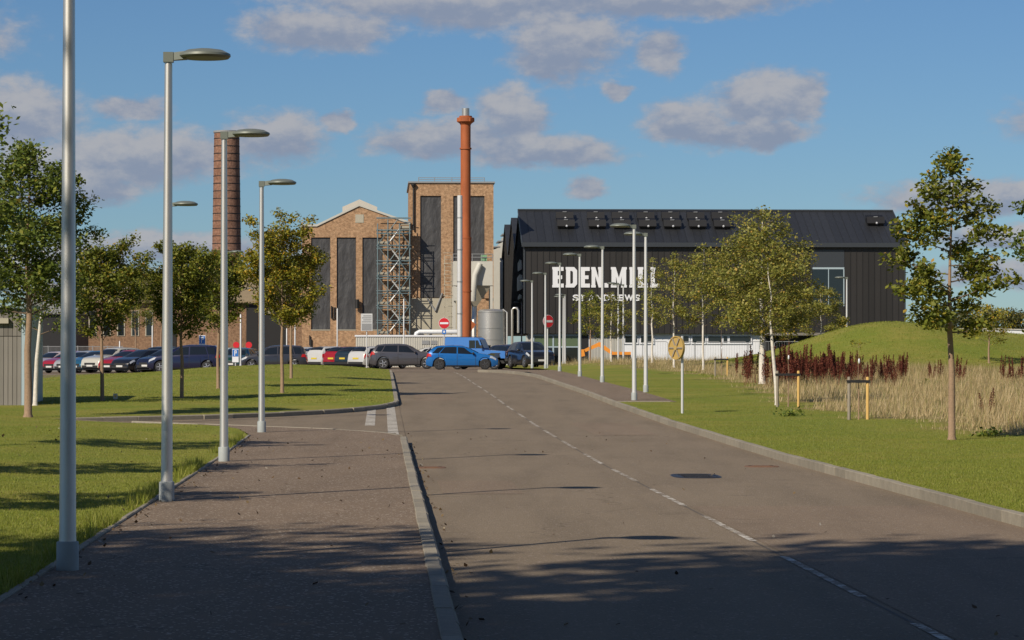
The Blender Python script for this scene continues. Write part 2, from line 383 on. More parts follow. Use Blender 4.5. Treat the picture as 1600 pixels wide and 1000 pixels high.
MAT['grey'] = plain('mid grey steel', (0.25, 0.26, 0.27), 0.55, var=0.1)
MAT['timber'] = plain('grey weathered boards', (0.20, 0.185, 0.165), 0.85, var=0.35, scale=7, objvar=.25, stretch=.15)
MAT['bluetrim'] = plain('pale blue trim', (0.36, 0.45, 0.50), 0.5, var=0.05)
MAT['stakenew'] = plain('new timber', (0.62, 0.40, 0.13), 0.8, var=0.15, scale=9)
MAT['stakeold'] = plain('old timber', (0.27, 0.235, 0.185), 0.9, var=0.25, scale=9)
MAT['rubber'] = plain('tyre rubber', (0.018, 0.018, 0.019), 0.8, var=0.15)
MAT['rim'] = plain('alloy rim', (0.50, 0.50, 0.51), 0.35, metal=0.8, var=0.05)
MAT['rimdark'] = plain('dark alloy rim', (0.10, 0.10, 0.105), 0.35, metal=0.6, var=0.05)
MAT['carglass'] = plain('car glass', (0.012, 0.015, 0.018), 0.04, var=0.1, spec=0.7)
MAT['trim'] = plain('black plastic trim', (0.02, 0.02, 0.021), 0.6, var=0.1)
MAT['redlight'] = plain('red lamp glass', (0.42, 0.015, 0.012), 0.15, var=0.1)
MAT['clearlight'] = plain('clear lamp glass', (0.6, 0.62, 0.64), 0.1, metal=0.3, var=0.1)
MAT['plateW'] = plain('white plate', (0.6, 0.6, 0.58), 0.4, var=0.05)
MAT['plateY'] = plain('yellow plate', (0.62, 0.48, 0.05), 0.4, var=0.05)
MAT['signred'] = plain('sign red', (0.58, 0.02, 0.03), 0.4, var=0.05)
MAT['signblue'] = plain('sign blue', (0.03, 0.16, 0.50), 0.4, var=0.05)
MAT['yellowdisc'] = plain('weathered yellow', (0.42, 0.29, 0.09), 0.7, var=0.18, scale=8)
MAT['orange'] = plain('digger orange', (0.72, 0.27, 0.03), 0.5, var=0.1)
MAT['greenrail'] = plain('green rail', (0.18, 0.36, 0.20), 0.5, var=0.1)
MAT['leaf_dark'] = leaf_mat('dark green leaves', [(0.0, (0.070, 0.109, 0.018)), (0.6, (0.143, 0.189, 0.031)), (0.95, (0.240, 0.271, 0.045)), (1.0, (0.341, 0.248, 0.042))])
MAT['leaf_mid'] = leaf_mat('mid green leaves', [(0.0, (0.091, 0.123, 0.017)), (0.6, (0.189, 0.210, 0.029)), (0.93, (0.287, 0.275, 0.039)), (1.0, (0.420, 0.246, 0.039))])
MAT['leaf_yel'] = leaf_mat('yellowing leaves', [(0.0, (0.130, 0.147, 0.018)), (0.5, (0.273, 0.259, 0.029)), (0.85, (0.429, 0.350, 0.039)), (1.0, (0.520, 0.266, 0.033))])
MAT['leaf_birch'] = leaf_mat('olive birch leaves', [(0.0, (0.155, 0.175, 0.036)), (0.55, (0.277, 0.280, 0.058)), (0.9, (0.392, 0.343, 0.078)), (1.0, (0.459, 0.294, 0.058))], 0.35)
MAT['leaf_far'] = leaf_mat('far hedge leaves', [(0.0, (0.063, 0.077, 0.023)), (0.7, (0.133, 0.133, 0.036)), (1.0, (0.238, 0.182, 0.046))])
MAT['dock'] = leaf_mat('dark red dock seed', [(0.0, (0.075, 0.016, 0.011)), (0.7, (0.150, 0.036, 0.022)), (1.0, (0.25, 0.085, 0.045))], 0.15, 0.8)
MAT['blade'] = leaf_mat('grass blades', [(0.0, (0.205, 0.25, 0.030)), (0.6, (0.265, 0.29, 0.040)), (0.94, (0.30, 0.30, 0.06)), (1.0, (0.40, 0.34, 0.13))], 0.35, 0.6)
MAT['dryblade'] = leaf_mat('dry meadow blades', [(0.0, (0.38, 0.29, 0.13)), (0.5, (0.54, 0.415, 0.22)), (0.82, (0.66, 0.53, 0.33)), (0.9, (0.25, 0.26, 0.07)), (1.0, (0.22, 0.25, 0.06))], 0.3, 0.7)
MAT['litter'] = leaf_mat('fallen leaves', [(0.0, (0.03, 0.02, 0.012)), (0.5, (0.10, 0.06, 0.03)), (0.9, (0.22, 0.16, 0.08)), (1.0, (0.45, 0.42, 0.36))], 0.1, 0.8)
# ------------------------------------------------------------------ the lie of the land
TH = math.atan(203 / F); CT, ST = math.cos(TH), math.sin(TH)     # the road runs a little left of the view
def uv2xy(u, v): return (u * CT - v * ST, u * ST + v * CT)
def xy2uv(x, y): return (x * CT + y * ST, -x * ST + y * CT)
_PY = [-60, 0, 46, 54, 64, 80, 90, 108, 120, 134, 150, 165, 180, 500]
_PZ = [0, 0, 0, .04, .10, .26, .39, .56, .68, .76, .76, .69, .62, .60]
def prof(v): return np.interp(v, _PY, _PZ)
def sm(x, a, b):
    t = np.clip((np.asarray(x, float) - a) / (b - a), 0, 1); return t * t * (3 - 2 * t)
def z_left(u, v):
    lat = np.interp(u, [-60, -30, -16, -11, -8.7, -4.4, -2, 0.3], [-.5, -.4, -.3, -.07, .09, .27, .2, .02])
    near = 0.13 * sm(-np.asarray(u), 3.2, 6.5) * (1 - sm(v, 50, 60.5))
    x, y = np.asarray(u), np.asarray(v)
    und = 0.03 * np.sin(x * .7 + y * .23) * sm(-x, 2.6, 6)
    return prof(v) + lat * sm(v, 78, 122) + near + und
def z_right(u, v):
    u = np.asarray(u, float); v = np.asarray(v, float)
    x = u * CT - v * ST; y = u * ST + v * CT
    w = sm(u, 8.2, 12)
    z = prof(v) + 0.0 * u
    z = z + w * 0.42 * np.exp(-((x - 6) / 9) ** 2 - ((y - 158) / 20) ** 2)
    z = z + 1.98 * np.exp(-((x - 17.8) / 5.2) ** 2 - ((y - 141) / 11) ** 2) * w
    z = z + 1.55 * np.exp(-((x - 25.5) / 6.0) ** 2 - ((y - 146) / 12) ** 2) * w
    z = z + 0.03 * np.sin(u * .6 + v * .31) * sm(u, 7.5, 11)
    z = z + 0.10 * sm(u, 9, 16) * (1 - sm(v, 60, 100))
    return z
def z_park(u, v):
    lat = np.interp(u, [-60, -28, -18, -6, 0], [-.5, -.42, -.26, -.03, 0])
    return prof(v) - 0.10 + lat
def near_edge(u): return np.interp(u, [-7.5, -6, -4, -2.5, -1.2, -.4, .1, .34, .47], [66, 64.8, 62.3, 60.6, 59.0, 57.6, 56.4, 55, 54.5])
def far_edge(u): return np.interp(u, [-7.5, -5.5, -4, -2.6, -1.4, -.6, -.1, .2, .34, .47], [66, 67.4, 68.6, 70.2, 72.2, 74.2, 76.2, 78, 79.5, 80])
def lawn_edge(u): return np.interp(u, [-7.5, -4, -3.2, -2.8, -2.55], [66, 62.3, 60.3, 58.2, 55.2])
def park_edge(u): return np.interp(u, [-60, -18, -12.5, -9.5], [121, 123, 133, 138])
def meadow(u, v):
    e = np.interp(v, [0, 45, 52, 62, 72, 86, 100, 118, 130, 150, 200], [60, 22, 11.9, 11.3, 10.9, 11.6, 12.6, 13.2, 12.5, 10.2, 9.5])
    wob = .5 * np.sin(v * .8) + .35 * np.sin(v * 2.1 + u)
    m = sm(u - e + wob, -0.5, 0.9)
    x = u * CT - v * ST; y = u * ST + v * CT
    green = np.exp(-((x - 18) / 7) ** 2 - ((y - 141) / 12) ** 2) + np.exp(-((x - 26) / 8) ** 2 - ((y - 147) / 13) ** 2)
    return m * (1 - sm(green, .12, .4))
def gz(x, y):
    u, v = xy2uv(x, y)
    if u < 7.5 and v > park_edge(u): return float(z_park(u, v))
    if u < -2.5: return float(z_left(u, v))
    if u < .34 and v < 55: return float(prof(v))
    if u < .3 and v > far_edge(min(u, .47)): return float(z_left(u, v))
    if u < 6.45: return float(prof(v) - .11)
    if u < 8.15: return float(prof(v))
    return float(z_right(u, v))
def at(px, Y):                                    # bearing px at distance Y, standing on the ground
    X = (px - 800) / F * Y
    return (X, Y, gz(X, Y))
def base(px, py, y0=25, y1=240):                  # the ground point seen on bearing px at row py
    best = None
    for Y in np.arange(y0, y1, 0.25):
        X = (px - 800) / F * Y; z = gz(X, Y)
        row = HZ - (z - CAMZ) / Y * F
        if best is None or abs(row - py) < best[0]: best = (abs(row - py), X, Y, z)
    return best[1:]
def ppm(Y): return F / Y

def sheet(cols, va, vb, nv, zf, step=None):
    """strip between v=va(u) and v=vb(u) over the columns u"""
    V = []; Fc = []
    for u in cols:
        a = float(va(u)) if callable(va) else va; b = float(vb(u)) if callable(vb) else vb
        for j in range(nv):
            t = j / (nv - 1); v = a + (b - a) * t
            x, y = uv2xy(u, v); V.append((x, y, float(zf(u, v))))
    for i in range(len(cols) - 1):
        for j in range(nv - 1):
            Fc.append((i*nv+j, (i+1)*nv+j, (i+1)*nv+j+1, i*nv+j+1))
    return V, Fc
def struct(name, parts, mat, smooth=True):
    mb = MB()
    for V, Fc in parts: mb.add(V, Fc)
    m = bpy.data.meshes.new(name); m.from_pydata(mb.v, [], mb.f); m.update()
    if smooth: m.polygons.foreach_set('use_smooth', [True] * len(m.polygons))
    m.materials.append(mat)
    o = put(name, m); o['kind'] = 'structure'; return o

g = struct('ground', [([(-3000, -600, -.6), (3000, -600, -.6), (3000, 5000, -.6), (-3000, 5000, -.6)], [(0, 1, 2, 3)])], MAT['soil'])
lin = lambda a, b, n: list(np.linspace(a, b, n))
road = struct('road', [sheet(lin(.47, 6.40, 5), -25, 140, 120, lambda u, v: prof(v) - .11),
                       sheet(lin(-7.5, .47, 24), near_edge, far_edge, 8, lambda u, v: prof(v) - .10 * sm(u, -7.4, -6))], MAT['road'])
path = struct('pavement', [sheet(lin(-2.5, .34, 14), -20, near_edge, 60, lambda u, v: prof(v)),
                           sheet(lin(-4, -2.5, 8), lawn_edge, near_edge, 6, lambda u, v: prof(v) - .003)], MAT['path'])
footway = struct('footway', [sheet([6.53, 7.3, 8.15], 79.4, 138.5, 50, lambda u, v: prof(v))], MAT['path'])
carpark = struct('car_park', [sheet(lin(-90, -20, 20) + lin(-19, 16, 40), lambda u: park_edge(u) + .2, 320, 60, lambda u, v: z_park(u, v) - .02 * (v < 139) * (u < -9))], MAT['carpark'])

uL = lin(-60, -7.5, 40)
lawnL = struct('lawn', [sheet(lin(-7.5, -2.55, 16), -20, lawn_edge, 120, z_left), sheet(uL, -20, park_edge, 190, z_left),
                        sheet(lin(-7.5, .335, 30), far_edge, 138, 90, z_left)], MAT['lawn'])
uR = lin(8.15, 20, 40) + lin(20.5, 90, 60)
lawnR = struct('lawn', [sheet(lin(6.53, 8.15, 5), -10, 79.4, 90, z_right), sheet(uR, -10, 79.4, 110, z_right), sheet(uR, 79.4, 215, 180, z_right)], MAT['lawn'])
for o in (lawnL, lawnR):
    m = o.data; a = m.attributes.new('meadow', 'FLOAT', 'POINT')
    co = np.empty(len(m.vertices) * 3); m.vertices.foreach_get('co', co); co = co.reshape(-1, 3)
    if o is lawnR:
        u = co[:, 0] * CT + co[:, 1] * ST; v = -co[:, 0] * ST + co[:, 1] * CT
        a.data.foreach_set('value', meadow(u, v).astype(np.float32))
tag(lawnL, 'mown green lawn left of the brown footpath'); tag(lawnR, 'green verge and dry meadow right of the road')

# kerbs: a bedding strip that carries single stones
def bevel_stone(w, l, h, b=0.012):
    mb = MB(); x, y = w / 2, l / 2
    vs = [(-x,-y,-h),(x,-y,-h),(x,y,-h),(-x,y,-h),(-x,-y,-b*.6),(x,-y,-b*1.8),(x,y,-b*1.8),(-x,y,-b*.6),
          (-x+b*.6,-y+b*.3,0),(x-b*1.8,-y+b*.3,0),(x-b*1.8,y-b*.3,0),(-x+b*.6,y-b*.3,0)]
    fs = [(0,3,2,1),(0,1,5,4),(1,2,6,5),(2,3,7,6),(3,0,4,7),(4,5,9,8),(5,6,10,9),(6,7,11,10),(7,4,8,11),(8,9,10,11)]
    return mb.add(vs, fs)
def kerb_line(name, label, pts, w, top, h, mesh, stone_l, flip=1):
    """pts: list of (u, v); stones follow the line, top(u,v) is their upper level"""
    P = [Vector((*uv2xy(u, v), 0)) for u, v in pts]
    bed = MB()
    for i in range(len(P) - 1):
        a, b = P[i], P[i+1]; d = (b - a).normalized(); n = Vector((d.y, -d.x, 0)) * (w * .5 + .012)
        za = float(top(*pts[i])) - h * .55; zb = float(top(*pts[i+1])) - h * .55
        vs = [(*(a-n).xy, za), (*(a+n).xy, za), (*(b+n).xy, zb), (*(b-n).xy, zb)]
        vs += [(x, y, z - .25) for x, y, z in vs]
        bed.add(vs, [(0,1,2,3),(4,7,6,5),(0,4,5,1),(1,5,6,2),(2,6,7,3),(3,7,4,0)])
    k = bed.build(name, MAT['bed']); tag(k, label, kind='structure')
    seg = [(P[i+1] - P[i]).length for i in range(len(P) - 1)]; tot = sum(seg)
    s = stone_l / 2
    def pos(s):
        i = 0
        while i < len(seg) - 1 and s > seg[i]: s -= seg[i]; i += 1
        t = min(max(s / seg[i], 0), 1); p = P[i].lerp(P[i+1], t)
        return p
    while s < tot:
        p = pos(s); q = pos(min(s + .45, tot)); r_ = pos(max(s - .45, 0)); d = (q - r_).normalized()
        u, v = xy2uv(p.x, p.y)
        o = put('kerb_stone', mesh, k)
        zc = float(top(u, v)); u1, v1 = xy2uv(q.x, q.y); u0, v0 = xy2uv(r_.x, r_.y)
        pitch = math.atan2(float(top(u1, v1)) - float(top(u0, v0)), (q - r_).length)
        o.location = (p.x + rng.uniform(-.004, .004), p.y, zc + rng.uniform(-.004, .004))
        o.rotation_euler = (pitch, 0, math.atan2(-d.x * flip, d.y * flip) + rng.uniform(-.004, .004))
        s += stone_l
    return k
stone = bevel_stone(.13, .905, .26).mesh('kerb_stone', MAT['kerb'])
edging = bevel_stone(.05, .905, .16, .006).mesh('edging_stone', MAT['kerb'])
top0 = lambda u, v: prof(v) + .012
kerb_line('kerb', 'concrete kerb between the brown footpath and the road', [(.405, v) for v in lin(12, 54, 43)] , .13, top0, .26, stone, .915)
kerb_line('kerb', 'kerb round the corner of the far lawn on the left', [(u, float(far_edge(u))) for u in lin(-7.2, .2, 26)] + [(.36, 79.6), (.405, 81)] + [(.405, v) for v in lin(83, 137, 50)], .13, top0, .26, stone, .915)
kerb_line('kerb', 'long concrete kerb along the right hand verge', [(6.465, v) for v in lin(14, 118, 105)] + [(6.4, 122), (6.2, 127), (5.8, 132), (5.2, 136), (4.6, 138.5)], .13, top0, .26, stone, .915)
kerb_line('path_edging', 'thin concrete edging between the footpath and left lawn', [(-2.525, v) for v in lin(12, 55, 44)], .05, lambda u, v: prof(v) + .02, .16, edging, .915)
flush = [(u, float(near_edge(u)) + .03) for u in lin(-5.5, .36, 24)]
kerb_line('kerb', 'flush kerb where the footpath meets the side road', flush, .1, lambda u, v: prof(v) + .006, .26, stone, .915)
kerb_line('path_edging', 'short pale edging at the near end of right footway', [(6.6, 79.3), (7.9, 79.3)], .05, lambda u, v: prof(v) + .02, .16, edging, .6)

# painted lines: each dash lies 4 mm over the road
def mark(u0, u1, v0, v1, zoff=-.106, name='road_marking', mat=None, z=None):
    n = max(2, int((v1 - v0) / 1.2) + 2)
    V, Fc = sheet([u0, u1], v0, v1, n, lambda u, v: prof(v) + zoff)
    mb = MB().add(V, Fc); m = bpy.data.meshes.new(name); m.from_pydata(mb.v, [], mb.f); m.materials.append(mat or MAT['roadpaint'])
    return put(name, m, road)
for k in range(-2, 19):
    v0 = 26.6 + 6.08 * k
    mark(3.405, 3.475, v0, v0 + 4.05)
mark(3.425, 3.448, 13, 128, -.108, 'road_joint', MAT['seam'])
for k in range(26):
    v0 = 57.5 + k * .9
    if v0 + .6 < float(far_edge(.3)) - .6:
        mark(.12, .34, v0, v0 + .6, -.094, mat=MAT['freshpaint'])
        mark(-.38, -.16, v0 + 1.2, v0 + 1.8, -.094, mat=MAT['freshpaint']) if v0 > 62 else None
MAT['patch'] = asphalt('relaid asphalt', (0.200, 0.152, 0.108), (0.215, 0.165, 0.118), (0.34, 0.29, 0.24), 0.03, 65)
for (u0, u1, v0, v1) in ((3.50, 6.37, 15, 32.6), (.75, 1.75, 35.5, 39.2), (4.3, 5.6, 58, 66), (1.0, 2.1, 84, 91)): mark(u0, u1, v0, v1, -.107, 'road_patch', MAT['patch'])
# covers and gully grates
def cover(px, v, L_, W_, label, mat, frame, name):
    x, y = (px - 800) / F * v, v; u, vv = xy2uv(x, y); z = float(prof(vv)) - .11
    t = thing(name, label, 'drain cover', (x, y, z), TH)
    n = 28; ring = []
    def oval(sx, sy, z): return [(sx * abs(math.cos(a)) ** .6 * math.copysign(1, math.cos(a)), sy * abs(math.sin(a)) ** .6 * math.copysign(1, math.sin(a)), z) for a in np.linspace(0, 2 * math.pi, n, endpoint=False)]
    a, b = oval(W_/2, L_/2, .010), oval(W_/2 - .05, L_/2 - .05, .010)
    a0 = oval(W_/2 + .01, L_/2 + .01, .001)
    MB().add(a + b + a0, [(i, (i+1) % n, n + (i+1) % n, n + i) for i in range(n)] + [(2*n+i, 2*n+(i+1) % n, (i+1) % n, i) for i in range(n)]).build('frame', frame, t)
    p = oval(W_/2 - .055, L_/2 - .055, .006)
    MB().add(p, [tuple(range(n))]).build('lid', mat, t)
    bars = MB()
    for k in range(7):
        yy = (k - 3) * (L_ - .2) / 7; bars.box(-W_/2 + .12, W_/2 - .12, yy - .015, yy + .015, .0062, .013)
    bars.build('ribs', mat, t)
cover(1087, 40.6, 1.35, .66, 'dark oval drain cover in the right hand lane', MAT['iron'], MAT['iron'], 'manhole_cover')
cover(1190, 44.0, .55, .5, 'small rusty gully grate beside the right kerb', MAT['rustiron'], MAT['rustiron'], 'gully_grate')
cover(673, 43.6, .55, .45, 'small rusty gully grate beside the left kerb', MAT['rustiron'], MAT['rustiron'], 'gully_grate')
# ------------------------------------------------------------------ vegetation
def leaf_mesh(name, C, size, mat, up=0.8, aspect=0.62, seed=0, droop=0.0):
    """one small folded leaf per centre C (n,3)"""
    r = np.random.default_rng(seed); n = len(C)
    d = r.normal(size=(n, 3)); d[:, 2] = d[:, 2] * .6 - droop; d /= np.linalg.norm(d, axis=1)[:, None]
    nn = r.normal(size=(n, 3)); nn[:, 2] += up * 2; s = np.cross(d, nn); s /= np.linalg.norm(s, axis=1)[:, None] + 1e-9
    L = (size * np.exp(r.normal(0, .2, n)))[:, None]
    V = np.empty((n, 4, 3))
    V[:, 0] = C - d * L * .5; V[:, 1] = C + s * L * aspect * .5; V[:, 2] = C + d * L * .5; V[:, 3] = C - s * L * aspect * .5
    m = bpy.data.meshes.new(name); m.vertices.add(4 * n); m.vertices.foreach_set('co', V.reshape(-1))
    m.loops.add(4 * n); m.loops.foreach_set('vertex_index', np.arange(4 * n, dtype=np.int32))
    m.polygons.add(n); m.polygons.foreach_set('loop_start', np.arange(0, 4 * n, 4, dtype=np.int32))
    m.update(calc_edges=True); m.validate(); m.materials.append(mat); return m

def tree_meshes(seed, H, th, rx, nleaf, leaf, lmat, bmat, tr=.05, nb=26, up=1.0, clump=.16, shape='oval', droop=0.0, lean=(0, 0), sparse=0.0, topgap=0.0):
    r = random.Random(seed); q = np.random.default_rng(seed)
    tb = MB(); lb = MB(); n = 8
    pts = []; rad = []
    wob = [(r.uniform(-1, 1), r.uniform(-1, 1)) for _ in range(n + 1)]
    for i in range(n + 1):
        t = i / n; k = .018 * H * min(t * 2, 1)
        pts.append(Vector((lean[0] * t + wob[i][0] * k * .5, lean[1] * t + wob[i][1] * k * .5, H * .97 * t)))
        rad.append(tr * (1.18 - t) * (1.35 if i == 0 else 1.0) if t < .4 else tr * max(.10, (1.05 - t)) * .95)
    pts.insert(1, pts[0].lerp(pts[1], .15)); rad.insert(1, tr * 1.1)
    tb.tube(pts, rad, 8)
    def trunk(z):
        t = z / (H * .97) * n; i = min(int(t), n - 1)
        full = [pts[0]] + pts[2:]
        return full[i].lerp(full[i+1], t - i)
    C = []; wts = []
    for b in range(nb):
        h = (b + r.uniform(.2, .8)) / nb
        z = th + (H * .96 - th) * h ** 1.05
        if shape == 'oval': w = math.sin(math.pi * min(1, (.20 + .80 * h))) ** .75 * (1 if h < .9 else .7)
        elif shape == 'cone': w = (1 - h) ** .75 * (.55 + .45 * min(1, h * 5))
        elif shape == 'column': w = .75 * (1 - h ** 3) + .12
        else: w = math.sin(math.pi * (.12 + .86 * h)) ** .6
        L = rx * w * r.uniform(.62, 1.15) + .10
        a = b * 2.399 + r.uniform(-.5, .5)
        rise = up * L * r.uniform(.35, .95) * (1 - .2 * h)
        p0 = trunk(min(z, H * .95)); end = p0 + Vector((math.cos(a) * L, math.sin(a) * L, rise))
        mid = p0.lerp(end, .5) + Vector((0, 0, -.07 * L + r.uniform(-.05, .05)))
        if droop: end.z -= droop * L * .8
        r0 = tr * .30 * (1 - .6 * h)
        lb.tube([p0, mid, end], [r0, r0 * .6, r0 * .18], 5, caps=False)
        nt = 3 + int(L * 2.2)
        for k in range(nt):
            t = r.uniform(.25, 1.0); q0 = (p0.lerp(mid, t * 2) if t < .5 else mid.lerp(end, t * 2 - 1))
            ll = L * r.uniform(.16, .42) + .06
            aa = a + r.choice((-1, 1)) * r.uniform(.4, 1.3)
            q1 = q0 + Vector((math.cos(aa) * ll, math.sin(aa) * ll, ll * r.uniform(-.1, .8) - droop * ll * 1.3))
            lb.tube([q0, q1], [r0 * .3, r0 * .1], 4, caps=False)
            if r.random() < sparse: continue
            C.append((q0.lerp(q1, .6), clump * r.uniform(.7, 1.3))); wts.append(ll + .08)
            C.append((q1, clump * r.uniform(.6, 1.1))); wts.append(ll)
    topn = int(4 + 4 * (1 - topgap))
    for k in range(topn):
        z = H * (1 - .18 * k / topn); C.append((trunk(min(z, H * .97)) + Vector((r.uniform(-.06, .06), r.uniform(-.06, .06), r.uniform(0, .08))), clump * .55)); wts.append(.12 * max(0.15, 1 - topgap))
    cen = np.array([c[0][:] for c in C]); sg = np.array([c[1] for c in C]); wts = np.array(wts)
    idx = q.choice(len(C), nleaf, p=wts / wts.sum())
    off = q.normal(size=(nleaf, 3)); off /= (np.linalg.norm(off, axis=1)[:, None] + 1e-6); off *= q.uniform(0, 1, nleaf)[:, None] ** .5
    off[:, 2] *= .75
    P = cen[idx] + off * sg[idx][:, None] * 1.5
    return tb.mesh('trunk', bmat, 60), leaf_mesh('crown', P, leaf, lmat, seed=seed, droop=droop * .8), lb.mesh('limbs', MAT['twig'], 60)

def plant_tree(name, label, loc, meshes, group, rz=0, cat='tree', scale=1):
    t = thing(name, label, cat, loc, rz, group)
    put('trunk', meshes[0], t); put('crown', meshes[1], t); put('limbs', meshes[2], t)
    if scale != 1: t.scale = (scale,) * 3
    return t
def sized(px, py_base, py_top, **k):
    x, y, z = base(px, py_base, **k); H = (py_base - py_top) / ppm(y); return (x, y, z - .03), H, ppm(y)

G_LEFT = 'young trees on the left lawn'
# the tall tree by the timber shed
p, H, s = sized(44, 652, 216)
plant_tree('lawn_tree', 'tall dark green tree beside the timber shed, leftmost trunk in view', p, tree_meshes(21, H, H * .36, 1.2, 19000, .095, MAT['leaf_dark'], MAT['bark'], .085, 42, 1.0, .23, 'oval'), G_LEFT)
p, H, s = sized(55, 634, 330)
plant_tree('birch_tree', 'white stemmed birch just behind the tall tree by the shed', p, tree_meshes(22, H, H * .35, 1.0, 5000, .075, MAT['leaf_dark'], MAT['birchbark'], .06, 20, .9, .2, 'oval', lean=(.25, 0)), G_LEFT)
# nearer trees that stand beside the path, mostly outside the view: their shade falls on path and lawn
rowm = tree_meshes(23, 6.4, 2.2, 1.35, 9000, .105, MAT['leaf_dark'], MAT['bark'], .075, 28, .9, .24, 'oval')
for i, (x, y, sc, rz) in enumerate([(-9.05, 45.5, .87, 0.3), (-8.6, 36.0, .86, 1.4), (-8.0, 27.8, .86, 2.9)]):
    plant_tree('lawn_tree', ['leafy tree whose branch tips enter at the upper left edge', 'young lawn tree beside the path between lamp columns, outside the view', 'young lawn tree nearest the first lamp column, outside the view'][i],
               (x, y, gz(x, y) - .03), rowm, G_LEFT, rz, scale=sc)
mids = [
    (160, 626, 388, 24, 1.02, 'leaf_mid', 'round crowned young tree right of the first lamp column', 6500),
    (284, 622, 386, 25, .98, 'leaf_mid', 'young tree just right of the second lamp column', 6500),
    (341, 607, 392, 26, .95, 'leaf_mid', 'young tree left of the third lamp column', 5500),
    (441, 614, 358, 127, 1.12, 'leaf_yel', 'yellowing young tree right of the fourth lamp column', 7500),
    (455, 591, 400, 28, .9, 'leaf_mid', 'young tree behind the yellowing tree', 4500),
]
for (px, pb, pt, sd, rx, lm, lab, nl) in mids:
    p, H, s = sized(px, pb, pt)
    plant_tree('lawn_tree', lab, p, tree_meshes(sd, H, H * .38, rx * H / 4.9, int(nl * 2.1), .09, MAT[lm], MAT['bark'], .052, 40, 2.0, .19, 'oval'), G_LEFT)
for (px, pb, pt, sd, lab) in [(212, 580, 425, 29, 'slim tree at the car park edge before the cream tall car'), (252, 580, 418, 30, 'slim tree at the car park edge before the navy hatchback'), (323, 576, 408, 31, 'slim tree at the car park edge before the navy people carrier')]:
    p, H, s = sized(px, pb, pt, y0=100)
    plant_tree('lawn_tree', lab, p, tree_meshes(sd, H, H * .38, H * .25, 7500, .105, MAT['leaf_mid'], MAT['bark'], .06, 28, 1.8, .22, 'oval'), G_LEFT)

G_RIGHT = 'trees on the right verge'
p, H, s = sized(1487, 687, 226)
plant_tree('verge_tree', 'young green tree with spreading tiers of leaves at far right verge', p, tree_meshes(47, H, H * .36, 1.25, 8500, .095, MAT['leaf_mid'], MAT['bark'], .062, 26, .55, .18, 'cone', topgap=.3), G_RIGHT)
x, y = (1664 - 800) / F * 50, 50
plant_tree('verge_tree', 'green tree whose leaf tips enter at the right edge', (x, y, gz(x, y)), tree_meshes(42, 4.6, 1.7, .75, 3500, .095, MAT['leaf_dark'], MAT['bark'], .06, 20, .7, .18, 'oval'), G_RIGHT)
p, H, s = sized(1191, 600, 318)
plant_tree('birch_tree', 'tall birch with white trunk, widest crown before the black building', p, tree_meshes(43, H, H * .26, 1.75, 17000, .095, MAT['leaf_birch'], MAT['birchbark'], .105, 44, .75, .30, 'oval', droop=.25, sparse=.05), G_RIGHT)
p, H, s = sized(1214, 633, 352)
plant_tree('birch_tree', 'slender leaning birch just right of the tall birch', p, tree_meshes(44, H, H * .40, 1.0, 7500, .085, MAT['leaf_birch'], MAT['birchbark'], .05, 22, .8, .2, 'oval', droop=.25, lean=(-.3, 0), sparse=.15), G_RIGHT)
for (px, pb, pt, sd, rx, nl, lab, lm) in [
    (1099, 578, 376, 45, 1.3, 6500, 'olive birch left of the tall birch', 'leaf_birch'),
    (1053, 574, 392, 46, 1.0, 3600, 'slim birch behind the yellow disc sign', 'leaf_birch'),
    (1019, 567, 400, 40, .7, 1500, 'thin birch with sparse leaves right of two paired lamp columns', 'leaf_birch'),
    (922, 566, 452, 48, .95, 3000, 'low green tree left of the lamp column before the white lettering', 'leaf_mid'),
    (955, 565, 455, 49, 1.0, 2800, 'low green tree before the small white lettering', 'leaf_birch'),
    (1283, 566, 446, 50, 1.55, 8500, 'broad low tree before the glazed recess of the black building', 'leaf_birch')]:
    p, H, s = sized(px, pb, pt, y0=90, y1=160)
    plant_tree('birch_tree', lab, p, tree_meshes(sd, H, H * .33, rx, nl, .10, MAT[lm], MAT['birchbark'] if 'birch' in lm else MAT['bark'], .05, 24, .9, .2, 'oval', droop=.15, sparse=.18), G_RIGHT)
# yellow leaved tree on the far side of the mound, and the tree line on the skyline
x, y, z = at(1545, 128)
plant_tree('lawn_tree', 'small ochre leaved tree behind the green tree at far right', (x, y, z), tree_meshes(51, 2.6, .8, 1.1, 2600, .09, MAT['leaf_yel'], MAT['bark'], .04, 18, .6, .2, 'oval'), G_RIGHT)
farm = tree_meshes(52, 9, 1.5, 4.2, 7000, .38, MAT['leaf_far'], MAT['bark'], .2, 30, .6, .8, 'round')
FAR = [(1432, 330, .62, 'first rounded tree on the skyline right of the black building'), (1462, 360, .66, 'second rounded tree on the skyline right of the black building'), (1508, 350, .78, 'third tree on the right skyline, behind the green tree'),
       (1552, 330, .80, 'fourth tree on the right skyline'), (1598, 340, .74, 'rightmost tree on the skyline'), (1655, 330, .8, 'skyline tree beyond the right edge')]
for i, (px, Y, sc, lab) in enumerate(FAR):
    X = (px - 800) / F * Y
    plant_tree('skyline_tree', lab, (X, Y, -.6), farm, 'tree line on the right skyline', i * 1.1, scale=sc)

